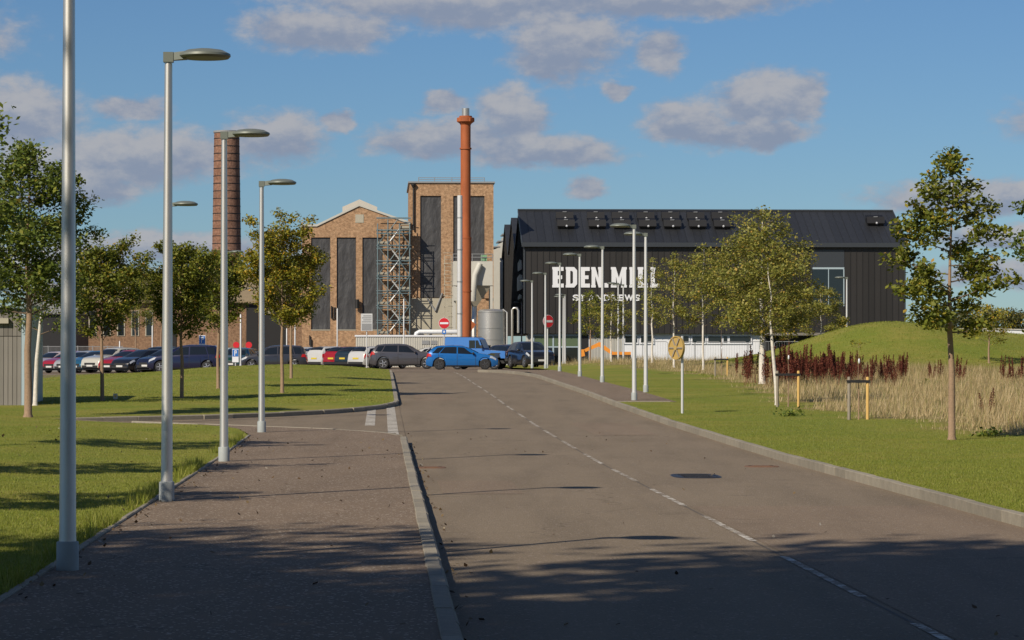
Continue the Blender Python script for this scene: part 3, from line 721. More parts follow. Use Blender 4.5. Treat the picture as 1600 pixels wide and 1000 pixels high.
# big trees behind and left of the camera whose shade covers the foreground; the last five are unseen, added to deepen it
bigm = tree_meshes(60, 15, 4.0, 4.6, 15000, .34, MAT['leaf_dark'], MAT['bark'], .26, 44, .6, .72, 'round', sparse=.2)
for i, (x, y, sc, rz) in enumerate([(-11, 5.0, 1.0, 0), (-6.8, 2.4, 1.4, 2.0), (-16.5, 7.8, 1.0, 4.0), (-2.8, 1.9, 1.4, 3.2), (-11, -7.0, 1.4, 1.0), (8, -5, 1.3, 1.5), (13, 2, 1.2, 5.0), (2.5, -12, 1.4, .4), (-1, -3.5, 1.35, 2.2), (9, 4, 1.3, 3.3)]):
    plant_tree('shade_tree', ['big leafy tree behind the viewer, shading the near path', 'big leafy tree behind the viewer, shading the near road', 'big leafy tree left of the viewer, shading the near lawn',
               'big leafy tree behind the viewer, shading the near right lane', 'farthest left of the big trees behind the viewer', 'big unseen tree added behind the viewer on the right verge to deepen shade', 'big unseen tree added right of the viewer beyond the road to deepen shade', 'big unseen tree added farthest behind the viewer to deepen shade', 'big unseen tree added close behind the viewer to deepen shade', 'big unseen tree added beside the right verge level with the viewer to deepen shade'][i], (x, y, gz(x, y) - .05), bigm, 'big trees behind the viewer', rz, scale=sc)

# ---- grass
def blades(name, P, hgt, wid, mat, lean=.5, seed=1, hvar=.45, fac=None):
    r = np.random.default_rng(seed); n = len(P)
    a = r.uniform(0, 2 * np.pi, n); h = hgt * (1 + hvar * r.uniform(-1, 1, n)); w = wid * r.uniform(.7, 1.3, n)
    if fac is not None: h = h * fac
    d = np.stack([np.cos(a), np.sin(a), np.zeros(n)], 1); s = np.stack([-d[:, 1], d[:, 0], d[:, 2]], 1)
    ln = r.uniform(.1, 1, n) * lean
    V = np.empty((n, 3, 3))
    V[:, 0] = P - s * w[:, None]; V[:, 1] = P + s * w[:, None]
    V[:, 2] = P + d * (h * ln)[:, None]; V[:, 2, 2] += h
    m = bpy.data.meshes.new(name); m.vertices.add(3 * n); m.vertices.foreach_set('co', V.reshape(-1))
    m.loops.add(3 * n); m.loops.foreach_set('vertex_index', np.arange(3 * n, dtype=np.int32))
    m.polygons.add(n); m.polygons.foreach_set('loop_start', np.arange(0, 3 * n, 3, dtype=np.int32))
    m.update(calc_edges=True); m.materials.append(mat)
    return put(name, m)
def in_view(x, y, pad=300): px = 800 + x / y * F; return (px > -pad) & (px < 1600 + pad)
def scatter(n, u0, u1, v0, v1, zf, keep, power=2.0, seed=3):
    r = np.random.default_rng(seed); u = r.uniform(u0, u1, n)
    a, b = v0 ** (1 - power), v1 ** (1 - power); v = (a + (b - a) * r.uniform(0, 1, n)) ** (1 / (1 - power))
    x, y = u * CT - v * ST, u * ST + v * CT
    k = keep(u, v) & in_view(x, y)
    u, v, x, y = u[k], v[k], x[k], y[k]
    return np.stack([x, y, np.asarray(zf(u, v))], 1)
def on_left(u, v):
    le = np.where(u > -7.5, lawn_edge(np.clip(u, -7.5, -2.55)), 1e9)
    return (v < le) | (v > far_edge(np.clip(u, -7.5, .47)) + .15)
PL = scatter(620000, -14, -2.56, 20, 78, z_left, on_left, 2.6, 5)
tag(blades('lawn_grass', PL, .020, .0028, MAT['blade'], .9, 5), 'short mown grass of the left lawn', 'grass', kind='stuff')
PR = scatter(520000, 6.54, 15, 24, 110, z_right, lambda u, v: (meadow(u, v) < .5) & ~((u < 8.2) & (v > 79.2)), 2.4, 6)
tag(blades('verge_grass', PR, .019, .003, MAT['blade'], .9, 6), 'short mown grass of the right verge', 'grass', kind='stuff')
PM = scatter(250000, 9, 44, 48, 175, z_right, lambda u, v: meadow(u, v) > nr.uniform(.1, .9, len(u)), 1.6, 7)
mu, mv = PM[:, 0] * CT + PM[:, 1] * ST, -PM[:, 0] * ST + PM[:, 1] * CT
mfac = .25 + .95 * meadow(mu, mv) ** 2 * (.55 + .45 * np.sin(mu * 1.9 + 1.3 * np.sin(mv * .7)) * np.sin(mv * .9 + mu * .6) + .25 * np.sin(mu * 4.3 + mv * 2.7))
tag(blades('meadow_grass', PM, .26, .006, MAT['dryblade'], 1.0, 7, .8, mfac), 'tall dry meadow grass before the green mound', 'grass', kind='stuff')
PG = scatter(150000, 13, 45, 112, 165, z_right, lambda u, v: meadow(u, v) < .5, 1.2, 12)
tag(blades('mound_grass', PG, .05, .010, MAT['blade'], .9, 13), 'short rough grass on the green mound', 'grass', kind='stuff')
PF = scatter(160000, -24, .3, 78, 138, z_left, on_left, 1.8, 14)
tag(blades('far_lawn_grass', PF, .022, .007, MAT['blade'], .9, 15), 'short mown grass of the far left lawn', 'grass', kind='stuff')
# rough tufts along the path edge
E = []
for k in range(46):
    v = nr.uniform(19, 54); u = -2.56 - abs(nr.normal(0, .06)); c = nr.integers(25, 110); sp = nr.uniform(.03, .10)
    for j in range(c):
        uu = min(u + nr.normal(0, sp), -2.54); vv = v + nr.normal(0, sp * 2.5); x, y = uv2xy(uu, vv); E.append((x, y, float(prof(vv))))
tag(blades('edge_tufts', np.array(E), .12, .005, MAT['blade'], .9, 8), 'ragged grass tufts along the path edging', 'grass', kind='stuff')
# fallen leaves and grit on path, road and lawn
Lf = []
for k in range(620):
    v = nr.uniform(17, 60) ; u = nr.choice([nr.uniform(-2.5, .3), nr.uniform(-8, -2.6), -2.5 + abs(nr.normal(0, .12)), .5 + abs(nr.normal(0, .1)), nr.uniform(.5, 6.4)], p=[.2, .25, .27, .18, .10])
    x, y = uv2xy(u, v); Lf.append((x, y, gz(x, y) + .012 + (.03 if u < -2.6 else 0)))
lm = leaf_mesh('leaf_litter', np.array(Lf), .05, MAT['litter'], up=3.0, seed=9)
tag(put('leaf_litter', lm), 'scattered fallen leaves on path, road and lawn', 'leaves', kind='stuff')

# ---- dock plants: tall dark red seed heads
def dock_mesh(seed, H):
    r = np.random.default_rng(seed); P = []; tb = MB()
    for st in range(r.integers(2, 5)):
        bx, by = r.normal(0, .09, 2); tx, ty = bx + r.normal(0, .10), by + r.normal(0, .10); h = H * r.uniform(.65, 1.05)
        tb.tube([(bx*.4, by*.4, 0), (bx, by, h * .5), (tx, ty, h)], [.008, .007, .003], 4)
        for k in range(int(150 * h)):
            t = r.uniform(.32, 1.0); w = .036 * (1.15 - t) + .008
            P.append((bx + (tx - bx) * t + r.normal(0, w), by + (ty - by) * t + r.normal(0, w), h * t))
    return tb.mesh('stem', MAT['dock']), leaf_mesh('seed_head', np.array(P), .05, MAT['dock'], seed=seed, droop=-.3)
docks = [dock_mesh(70 + i, h) for i, h in enumerate((1.15, 1.3, 1.0, 1.1))]
def dock(px, Y, label, sc=1.0, group='dark red dock plants before the mound'):
    x, y, z = at(px, Y); d = docks[rng.randrange(4)]
    t = thing('dock_plant', label, 'dock plant', (x, y, z - .03), rng.uniform(0, 6), group)
    put('stem', d[0], t); put('seed_head', d[1], t); t.scale = (sc, sc, sc * rng.uniform(.85, 1.15))
for k in range(150):
    px = rng.choice([rng.gauss(1215, 38), rng.gauss(1285, 40), rng.uniform(1160, 1470), rng.uniform(1165, 1420)])
    if not 1150 < px < 1480: continue
    dock(px, rng.uniform(97, 120), 'dark red dried dock plant in the dense band before the mound', rng.uniform(.55, 1.12) * (1 if px < 1330 else .82))
for px in (1500, 1504, 1497, 1567, 1573, 1580, 1590, 1596, 1604):
    dock(px, rng.uniform(100, 110), 'dark red dock plant in the thin clumps beside the right skyline', .75, 'scattered docks at far right')
dock(1541, 66, 'single dark dock stalk standing alone in the dry grass', .62, 'lone dock')

# ---- staked saplings
def staked(px, pb, h, wpx, lab, top):
    x, y, z = base(px, pb); s = ppm(y); w = wpx / s
    t = thing('tree_stakes', lab, 'tree stakes', (x, y, z), 0, 'tree stakes on the right verge')
    for sx, m, nm in ((-1, 'stakeold', 'stake'), (1, 'stakenew', 'stake')):
        MB().tube([(sx * w / 2, 0, -.1), (sx * w / 2, 0, h - .03), (sx * w / 2 - .005, 0, h)], [.037, .037, .030], 9).build(nm, MAT[m], t, 40)
    MB().box(-w/2 - .05, w/2 + .05, -.048, -.040, h - .13, h - .07).box(-w/2 - .05, w/2 + .05, .040, .048, h - .13, h - .07).box(-.05, .03, -.05, .05, h - .135, h - .065).build('strap', MAT['black'], t)
    ms = tree_meshes(hash(px) % 1000 + 3, (pb - top) / s, .9 * (pb - top) / s, .12, 60, .05, MAT['leaf_yel'], MAT['bark'], .016, 5, 1.0, .05, 'oval')
    sp = thing('sapling', 'thin bare sapling tied between ' + lab.split(' ', 1)[1], 'sapling', (x + .02, y + .12, z), 0, 'staked saplings')
    put('trunk', ms[0], sp); put('crown', ms[1], sp); put('limbs', ms[2], sp)
    MB().lathe([(.0, -.06), (.018, -.04), (.022, 0), (.016, .05), (0, .06)], (.01, -.02, h + .35), n=8).build('tree_tag', MAT['white'], sp, 60)
staked(1341, 656, .95, 29, 'paired timber stakes nearest the dry meadow', 532)
staked(1231, 636, .95, 33, 'paired timber stakes right of the leaning birch', 520)
staked(1127, 588, .78, 19, 'small paired stakes left of the white birch', 500)
# broad-leaved weeds
for k, (px, py, n, lab) in enumerate([(1235, 650, 130, 'dark low weed patch in front of the middle stakes'), (1545, 682, 150, 'dark shaggy weed clump at the meadow edge'), (1452, 602, 120, 'green weed clump in the dry meadow')]):
    x, y, z = base(px, py); r = np.random.default_rng(80 + k)
    P = np.stack([r.normal(0, .16, n), r.normal(0, .16, n), np.abs(r.normal(.05, .06, n))], 1)
    o = put('weed_clump', leaf_mesh('weed_clump', P, .085, MAT['leaf_dark'], seed=90 + k), None, (x, y, z)); tag(o, lab, 'weeds')
# ------------------------------------------------------------------ buildings
GZ = 0.45                                            # level of the yard round the works
def zrow(row, Y): return CAMZ + (HZ - row) / F * Y   # height seen at that row from distance Y
def U(px, v): return (px - 597) / F * v              # offset from the road line on that bearing

# ---- black distillery hall: three gabled bays side by side, standing along the road line
BV = 226.0; BW = 13.2
bu0, bu1 = U(820, BV), U(1418, BV)
hall_xy = uv2xy(bu0, BV)
hall = thing('distillery_hall', 'long black clad hall with white EDEN.MILL lettering and three gables', 'building', (*hall_xy, GZ), TH)
LEN = bu1 - bu0
eave = zrow(379, BV) - GZ; ridge = zrow(328, BV + BW / 2) - GZ; plinth = zrow(521, BV) - GZ
core = MB()
poly = [(0.0, plinth + .02), (LEN, plinth + .02)]
for b in range(3):
    y0 = b * BW
    # each bay: pentagon section in y,z swept along x
    sec = [(y0 + .06, plinth), (y0 + BW - .001, plinth), (y0 + BW - .001, eave - .05), (y0 + BW / 2, ridge - .12), (y0 + .06, eave - .05)]
    vs = [(.06, y, z) for y, z in sec] + [(LEN - .06, y, z) for y, z in sec]
    core.add(vs, [(0,1,2,3,4), (9,8,7,6,5)] + [(i, i+5, (i+1) % 5 + 5, (i+1) % 5) for i in range(5)])
wall = core.build('wall', MAT['clad'], hall)
# standing seam panels, one by one
pitch = .472; npan = int(LEN / pitch); pitch = LEN / npan
def panel_mesh(h, w, nm='cladding_panel', mat='clad'):
    return MB().box(.014, w - .014, -.03, .03, 0, h).box(w - .022, w + .012, -.075, .03, 0, h).mesh(nm, MAT[mat])
rec0, rec1 = (U(1272, BV) - bu0), (U(1324, BV) - bu0)
rtop, rbot = zrow(389, BV) - GZ, zrow(478, BV) - GZ
pm = panel_mesh(eave - plinth, pitch); pm_top = panel_mesh(eave - rtop, pitch); pm_bot = panel_mesh(rbot - plinth, pitch)
for i in range(npan):
    x = i * pitch
    if rec0 - .1 < x + pitch / 2 < rec1 + .1:
        put('cladding_panel', pm_top, wall, (x, 0.0, rtop)); put('cladding_panel', pm_bot, wall, (x, 0.0, plinth))
    else: put('cladding_panel', pm, wall, (x, 0.0, plinth))
# gable end towards the road: panels stepped to the roof line
for b in range(3):
    n = 24; w = BW / n
    for i in range(n):
        y = b * BW + i * w; t = abs((i + .5) / n - .5) * 2; h = eave + (ridge - eave) * (1 - t) - .12
        MB().box(-.03, .03, y + .012, y + w - .012, plinth, h).box(-.07, .03, y + w - .02, y + w + .012, plinth, h).build('cladding_panel', MAT['clad'], wall)
# roofs
roof = MB()
sl = math.hypot(BW / 2, ridge - eave); ang_ = math.atan2(ridge - eave, BW / 2)
for b in range(3):
    y0 = b * BW
    for s_ in (0, 1):
        ya, yb = (y0 - .25, y0 + BW / 2) if s_ == 0 else (y0 + BW - .0, y0 + BW / 2)
        za = eave - (.25 * math.tan(ang_) if s_ == 0 else 0); zb = ridge
        roof.add([(-.2, ya, za), (LEN + .2, ya, za), (LEN + .2, yb, zb), (-.2, yb, zb), (-.2, ya, za - .1), (LEN + .2, ya, za - .1), (LEN + .2, yb, zb - .1), (-.2, yb, zb - .1)],
                 [(0,1,2,3), (7,6,5,4), (0,4,5,1), (1,5,6,2), (2,6,7,3), (3,7,4,0)])
roofo = roof.build('roof', MAT['roofclad'], hall)
def on_roof(x, s):                                    # point on the front slope, s = distance up from the eave
    return (x, s * math.cos(ang_), eave + s * math.sin(ang_))
rw = .62; nrp = int((LEN + .4) / rw); rw = (LEN + .4) / nrp
rp = MB().box(.012, rw - .012, -.02, sl - .08, 0.004, .026).box(rw - .012, rw + .012, -.02, sl - .08, .004, .06).mesh('roof_panel', MAT['roofclad'])
for i in range(nrp):
    o = put('roof_panel', rp, roofo, on_roof(-.2 + i * rw, 0.0)); o.rotation_euler = (ang_, 0, 0)
MB().box(-.24, LEN + .24, -.42, -.02, eave - .32, eave + .02).build('gutter', MAT['cladtrim'], hall)
MB().box(-.24, LEN + .24, BW / 2 - .2, BW / 2 + .2, ridge - .02, ridge + .09).build('ridge_cap', MAT['cladtrim'], hall)
for x in (-.26, LEN + .2):
    MB().add([(x, -.3, eave - .3), (x, BW/2, ridge - .14), (x, BW/2, ridge + .07), (x, -.3, eave - .04), (x + .09, -.3, eave - .3), (x + .09, BW/2, ridge - .14), (x + .09, BW/2, ridge + .07), (x + .09, -.3, eave - .04)],
             [(0,1,2,3), (7,6,5,4), (0,4,5,1), (1,5,6,2), (2,6,7,3), (3,7,4,0)]).build('verge_trim', MAT['cladtrim'], hall)
MB().box(LEN - .02, LEN + .1, -.12, .12, plinth, eave - .35).build('corner_trim', MAT['cladtrim'], hall)
MB().box(-.1, .02, -.12, .10, plinth, eave - .35).build('corner_trim', MAT['cladtrim'], hall)
# opened roof vents
def vent(px, rows, w):
    xl = U(px, BV + 3) - bu0 - .1
    for r_ in range(rows):
        s0 = sl * (.735 - .245 * r_) if rows == 2 else sl * .60
        f = put('roof_vent', None, hall); f.location = on_roof(xl, s0); f.rotation_euler = (ang_, 0, 0)
        MB().box(-w/2, w/2, -.62, .52, .02, .34).build('vent_frame', MAT['ventblack'], f)
        fl = MB().add([(-w/2 - .06, -.74, .34), (w/2 + .06, -.74, .34), (w/2 + .06, -.30, .72), (-w/2 - .06, -.30, .72), (-w/2 - .06, -.74, .28), (w/2 + .06, -.74, .28), (w/2 + .06, -.24, .70), (-w/2 - .06, -.24, .70)],
                 [(0,1,2,3), (7,6,5,4), (0,4,5,1), (1,5,6,2), (2,6,7,3), (3,7,4,0)]).build('vent_flap', MAT['ventblack'], f)
        MB().box(-w/2 - .04, w/2 + .04, -.18, .52, .46, .54).build('vent_flap', MAT['ventblack'], f)
        MB().lathe([(0, -.05), (.08, -.03), (.08, .03), (0, .05)], (.05, -.78, .36), 'Y', 10).build('actuator', MAT['white'], f)
        MB().box(-.16, .16, -.40, -.34, .70, .76).build('hinge', MAT['grey'], f)
for px in (886, 935, 974, 1014, 1053, 1093, 1132): vent(px, 2, 1.28)
vent(1376, 1, 1.3)
# glazed recess
yr = .9
MB().box(rec0, rec1, .031, yr, rtop - .06, rtop + .02).box(rec0, rec1, .031, yr, rbot - .02, rbot + .06).box(rec0 - .04, rec0 + .04, .031, yr, rbot, rtop).box(rec1 - .04, rec1 + .04, .031, yr, rbot, rtop).build('recess_lining', MAT['cladtrim'], hall)
zt = zrow(418, BV) - GZ
MB().box(rec0 + .05, rec1 - .05, -.04, -.005, zt + .05, rtop - .02).build('recess_fascia', MAT['cladtrim'], hall)
win = MB().box(rec0 + .05, rec1 - .05, -.06, .04, zt - .09, zt + .05).box(rec1 - .13, rec1 - .05, -.06, .04, rbot, zt).box((rec0+rec1)/2 - .03, (rec0+rec1)/2 + .03, -.055, .035, rbot, zt).build('window', MAT['bluetrim'], hall)
for a, b in ((rec0 + .05, (rec0+rec1)/2 - .03), ((rec0+rec1)/2 + .03, rec1 - .13)):
    MB().box(a, b, -.045, -.025, rbot, zt - .09).build('pane', MAT['glass'], win)
# ground storey
gf = MB().box(.25, LEN - .25, .45, .6, 0, plinth).build('ground_floor_wall', MAT['white'], hall)
def gx(px): return U(px, BV) - bu0
def gzr(r_): return zrow(r_, BV) - GZ
for (a, b) in ((978, 997), (1003, 1022), (1054, 1078), (1084, 1104), (1109, 1130), (1133, 1139), (1143, 1176)):
    w = MB().box(gx(a) - .1, gx(b) + .1, .36, .45, gzr(536) - .08, gzr(524) + .08).build('window', MAT['white'], gf)
    MB().box(gx(a), gx(b), .34, .362, gzr(535), gzr(525)).build('pane', MAT['glass'], w)
gl = MB()
for px in (834, 865, 905): gl.box(gx(px) - .06, gx(px) + .06, .33, .45, 0, gzr(523))
gl.box(gx(834), gx(905), .335, .445, gzr(523) - .1, gzr(522)); gl.box(gx(834), gx(905), .335, .445, gzr(543), gzr(542) + .05)
glo = gl.build('glazed_screen', MAT['bluetrim'], gf)
for a, b in ((834, 865), (865, 905)):
    MB().box(gx(a) + .07, gx(b) - .07, .37, .39, gzr(542) + .06, gzr(523) - .11).build('pane', MAT['greenglass'], glo)
    MB().box(gx(a) + .07, gx(b) - .07, .37, .39, .02, gzr(543) - .02).build('pane', MAT['glass'], glo)
MB().box(gx(906), gx(920), .38, .44, 0, gzr(523)).build('door', MAT['black'], gf)
for i in range(22):
    x0 = gx(922) + i * .118; MB().box(x0, x0 + .085, .39, .45, 0, gzr(523)).build('rib_panel', MAT['offwhite'], gf)
for i in range(9):
    x0 = gx(822) + i * .068; MB().box(x0, x0 + .05, .39, .45, 0, gzr(523)).build('rib_panel', MAT['offwhite'], gf)
MB().box(gx(1195), gx(1300), -1.6, .4, gzr(524), gzr(520)).build('canopy', MAT['timber'], hall)
MB().box(gx(1198), gx(1295), .36, .44, 0, gzr(525)).build('entrance', MAT['black'], hall)
MB().box(gx(1222), gx(1230), .30, .345, gzr(532), gzr(527)).build('orange_notice', MAT['orange'], hall)

# lettering: heavy slab capitals as solid shapes
GLY = {   # polygons on a 0..1 by 0..1 box
 'E': [[(0,0),(1,0),(1,.19),(.48,.19),(.48,.41),(.86,.41),(.86,.59),(.48,.59),(.48,.81),(.98,.81),(.98,1),(0,1),(0,.88),(.04,.88),(.04,.12),(0,.12)]],
 'D': [[(0,0),(.74,0),(1,.16),(1,.84),(.74,1),(0,1),(0,.88),(.04,.88),(.04,.12),(0,.12)]],
 'N': [[(0,0),(.40,0),(.40,.12),(.36,.12),(.36,.56),(.66,0),(.96,0),(.96,.88),(1,.88),(1,1),(.60,1),(.60,.88),(.64,.88),(.64,.46),(.36,1),(0,1),(0,.88),(.04,.88),(.04,.12),(0,.12)]],
 'M': [[(0,0),(.36,0),(.36,.12),(.32,.12),(.32,.55),(.43,.10),(.57,.10),(.68,.55),(.68,.12),(.64,.12),(.64,0),(1,0),(1,.12),(.96,.12),(.96,.88),(1,.88),(1,1),(.70,1),(.50,.48),(.30,1),(0,1),(0,.88),(.04,.88),(.04,.12),(0,.12)]],
 'I': [[(0,0),(1,0),(1,.12),(.92,.12),(.92,.88),(1,.88),(1,1),(0,1),(0,.88),(.08,.88),(.08,.12),(0,.12)]],
 'L': [[(0,0),(1,0),(1,.20),(.50,.20),(.50,.88),(.56,.88),(.56,1),(0,1),(0,.88),(.05,.88),(.05,.12),(0,.12)]],
 '.': [[(0,0),(1,0),(1,1),(0,1)]],
}
def letter(ch, x0, x1, z0, z1, y=-.098):
    mb = MB()
    for poly in GLY[ch]:
        mb.prism([(x0 + a * (x1 - x0), z0 + b * (z1 - z0)) for a, b in poly], y, y + .06)
    o = mb.build('letter', MAT['white'], hall)
    if ch == 'D':          # its counter shows the cladding behind
        cw = x1 - x0; h = z1 - z0
        MB().prism([(x0 + cw * a, z0 + h * b) for a, b in ((.40,.19),(.56,.19),(.63,.25),(.63,.75),(.56,.81),(.40,.81))], y - .006, y - .001).build('letter_counter', MAT['clad'], hall)
row0, row1 = 449, 417
for ch, a, b in (('E', 863, 881), ('D', 884, 902), ('E', 907, 922), ('N', 924, 942), ('.', 945, 951), ('M', 955, 980), ('I', 984, 993), ('L', 997, 1013), ('L', 1017, 1031)):
    letter(ch, gx(a), gx(b), gzr(row0), gzr(row1) if ch != '.' else gzr(442))
def text_letter(ch, xc, w, z0, h, parent, mat, y=-.1, name='letter', rx=R(90), depth=.02, off=.035):
    cu = bpy.data.curves.new('t', 'FONT'); cu.body = ch; cu.size = 1.0; cu.offset = off; cu.extrude = depth; cu.resolution_u = 3
    to = bpy.data.objects.new('t', cu); COL.objects.link(to); bpy.context.view_layer.update()
    m = bpy.data.meshes.new_from_object(to.evaluated_get(bpy.context.evaluated_depsgraph_get())); bpy.data.objects.remove(to)
    co = np.empty(len(m.vertices) * 3); m.vertices.foreach_get('co', co); co = co.reshape(-1, 3)
    mn, mx = co.min(0), co.max(0)
    x = (co[:, 0] - mn[0]) / (mx[0] - mn[0]) - .5; z = (co[:, 1] - mn[1]) / (mx[1] - mn[1])
    out = np.stack([xc + x * w, y - co[:, 2], z0 + z * h], 1); m.vertices.foreach_set('co', out.reshape(-1)); m.update()
    m.materials.clear(); m.materials.append(mat)
    return put(name, m, parent)
cx = 895
for ch, wpx in (('S', 9.5), ('T', 9), (' ', 2.5), ('A', 11), ('N', 10.5), ('D', 10.5), ('R', 10.5), ('E', 9), ('W', 14), ('S', 9.5)):
    if ch != ' ':
        text_letter(ch, gx(cx + wpx / 2), wpx / ppm(BV), gzr(470), gzr(460) - gzr(470), hall, MAT['white'])
    cx += wpx + 1.1
# white painted marks high on the gable end, seen almost edge on
for (y0, y1, r0, r1) in ((3.2, 9.6, 422, 405), (2.2, 10.8, 453, 428), (3.4, 9.4, 467, 459)):
    z0, z1 = zrow(r0, BV + 6) - GZ, zrow(r1, BV + 6) - GZ; yc = (y0 + y1) / 2
    MB().add([(-.10, y0, z0), (-.10, y1, z0), (-.10, y1, z1 - .2), (-.10, yc, z1), (-.10, y0, z1 - .2), (-.078, y0, z0), (-.078, y1, z0), (-.078, y1, z1 - .2), (-.078, yc, z1), (-.078, y0, z1 - .2)],
             [(0,1,2,3,4), (9,8,7,6,5)] + [(i, i+5, (i+1) % 5 + 5, (i+1) % 5) for i in range(5)]).build('painted_mark', MAT['white'], hall)
# pale plant rooms behind the hall's left end
sx, sy = uv2xy(U(800, 276) - 1.0, 272)
for i, (px0, px1, Y, rt, lab) in enumerate(((771, 781, 262, 386, 'slim pale plant tower left of the black gables'), (779, 788, 268, 377, 'second pale plant tower tucked behind the black gables'), (786, 793, 274, 366, 'tallest pale plant tower against the black gables'))):
    xa, ya = (px0 - 800) / F * Y, Y; w = (px1 - px0) / ppm(Y); h = zrow(rt, Y) - GZ
    t = thing('plant_tower', lab, 'building', (xa, ya, GZ), TH, 'pale plant towers')
    MB().prism([(0, 0), (w, 0), (w, h), (0, h - .25)], 0, 5).build('wall', MAT['offwhite'], t)
    MB().box(-.05, w + .05, -.05, 5.05, h - .02, h + .08).build('coping', MAT['grey'], t)

# ---- gabled brick mill
MV = 224.0; PM = ppm(MV)
mx0 = (472 - 800) / F * MV; mw = (639 - 472) / PM
mill = thing('brick_mill', 'gabled buff brick mill with three tall boarded windows', 'building', (mx0, MV, GZ), TH)
ez = zrow(354, MV) - GZ; az_ = zrow(322, MV) - GZ
def mz(r_): return zrow(r_, MV) - GZ
def mxx(px): return (px - 472) / PM
D = 16.0
MB().add([(0,0,0),(mw,0,0),(mw,0,mz(350)),(mxx(561),0,az_),(mxx(495),0,ez),(0,0,ez),(0,D,0),(mw,D,0),(mw,D,mz(350)),(mxx(561),D,az_),(mxx(495),D,ez),(0,D,ez)],
         [(0,1,2,3,4,5), (11,10,9,8,7,6)] + [(i, i+6, (i+1) % 6 + 6, (i+1) % 6) for i in range(6)]).build('wall', MAT['brick'], mill)
# brick facing proud of the window bays: piers, base and head
fx = [0, mxx(486), mxx(516), mxx(526), mxx(556), mxx(566), mxx(597), mw]
for a, b in ((0, 1), (2, 3), (4, 5), (6, 7)):
    MB().box(fx[a], fx[b], -.22, -.003, mz(516), mz(371)).build('pier', MAT['brick'], mill)
MB().box(0, mw, -.22, -.003, 0, mz(516) - .002).build('base_course', MAT['brick'], mill)
MB().prism([(0, mz(371) + .002), (mw, mz(371) + .002), (mw, mz(350)), (mxx(561), az_), (mxx(495), ez), (0, ez)], -.22, -.003).build('gable', MAT['brick'], mill)
for a, b in ((1, 2), (3, 4), (5, 6)):
    w = MB().box(fx[a] + .004, fx[b] - .004, -.10, -.06, mz(516) + .03, mz(371) - .03)
    o = w.build('boarded_window', MAT['board'], mill)
    MB().box(fx[a] + .004, fx[b] - .004, -.24, -.05, mz(516) - .02, mz(516) + .05).build('sill', MAT['beige'], mill)
cop = MB()
for (x0, z0, x1, z1) in ((-.12, ez, mxx(495), ez), (mxx(495), ez, mxx(561), az_), (mxx(561), az_, mw + .1, mz(350))):
    cop.add([(x0, -.32, z0 + .002), (x1, -.32, z1 + .002), (x1, .3, z1 + .002), (x0, .3, z0 + .002), (x0, -.32, z0 + .17), (x1, -.32, z1 + .17), (x1, .3, z1 + .17), (x0, .3, z0 + .17)],
            [(0,3,2,1),(4,5,6,7),(0,1,5,4),(1,2,6,5),(2,3,7,6),(3,0,4,7)])
cop.build('coping', MAT['offwhite'], mill)
lw0, lw1, lz = mxx(534), mxx(589), mz(333)
MB().prism([(lw0, lz), (lw1, lz), (lw1, mz(320)), (mxx(561), mz(308)), (lw0, mz(320))], 3, 9).build('roof_lantern', MAT['offwhite'], mill)
MB().box(mxx(555), mxx(568), -.25, -.222, mz(348), mz(335)).build('date_stone', MAT['beige'], mill)
dp = MB().tube([(mxx(518), -.32, mz(478)), (mxx(518), -.32, mz(497)), (mxx(520), -.32, mz(498)), (mxx(522.5), -.32, mz(497)), (mxx(522.5), -.32, mz(481)), (mxx(524), -.32, mz(480))], .06, 6).build('drain_pipe', MAT['black'], mill)
MB().tube([(mxx(558), -.5, mz(468)), (mxx(558), -.5, mz(482))], .16, 8).build('wall_vent', MAT['black'], mill)
MB().tube([(mxx(486), -.32, mz(530)), (mxx(486), -.32, mz(543))], .07, 6).tube([(mxx(484), -.34, mz(524)), (mxx(484), -.34, mz(540))], .05, 6).build('wall_pipe', MAT['black'], mill)

# ---- brick tower
TV = 224.7; PT = ppm(TV); TZ = lambda r_: zrow(r_, TV) - GZ
tx0 = (640 - 800) / F * TV; tw = (771 - 640) / PT
tower = thing('brick_tower', 'square buff brick tower with two tall boarded windows', 'building', (tx0, TV, GZ), TH)
def txx(px): return (px - 640) / PT
MB().box(0, tw, 0, 14, 0, TZ(286)).build('wall', MAT['brick'], tower)
tf = [0, txx(656.5), txx(689), txx(708), txx(757), tw]
for a, b in ((0, 1), (2, 3), (4, 5)): MB().box(tf[a], tf[b], -.22, -.003, TZ(466), TZ(306)).build('pier', MAT['brick'], tower)
MB().box(0, tw, -.22, -.003, TZ(306) + .002, TZ(286)).build('head_course', MAT['brick'], tower)
for a, b in ((1, 2), (3, 4)): MB().box(tf[a] + .004, tf[b] - .004, -.10, -.06, TZ(465), TZ(307)).build('boarded_window', MAT['board'], tower)
MB().box(txx(640), txx(716), -.30, -.004, 0, TZ(466) - .004).build('render_panel', MAT['beige'], tower)
MB().box(-.12, tw + .12, -.34, 14.1, TZ(286) + .002, TZ(283.5)).build('parapet', MAT['grey'], tower)
MB().tube([(txx(646), -.36, TZ(292)), (txx(646), -.36, TZ(360))], .07, 6).lathe([(.10, -.12), (.2, .1), (.2, .16)], (txx(646), -.36, TZ(291)), n=8).build('rain_pipe', MAT['black'], tower)
for px in (654, 679, 706, 731, 757):
    MB().tube([(txx(px), .3, TZ(283.5)), (txx(px), .3, TZ(276.5))], .03, 5).build('rail_post', MAT['grey'], tower)
for r_ in (277, 280): MB().tube([(txx(654), .3, TZ(r_)), (txx(757), .3, TZ(r_))], .025, 5).build('guard_rail', MAT['grey'], tower)
MB().tube([(txx(667), -.34, TZ(466)), (txx(680), -.42, TZ(486))], .06, 5).tube([(txx(680), -.42, TZ(486)), (txx(691), -.34, TZ(458))], .06, 5).build('bracket', MAT['grey'], tower)
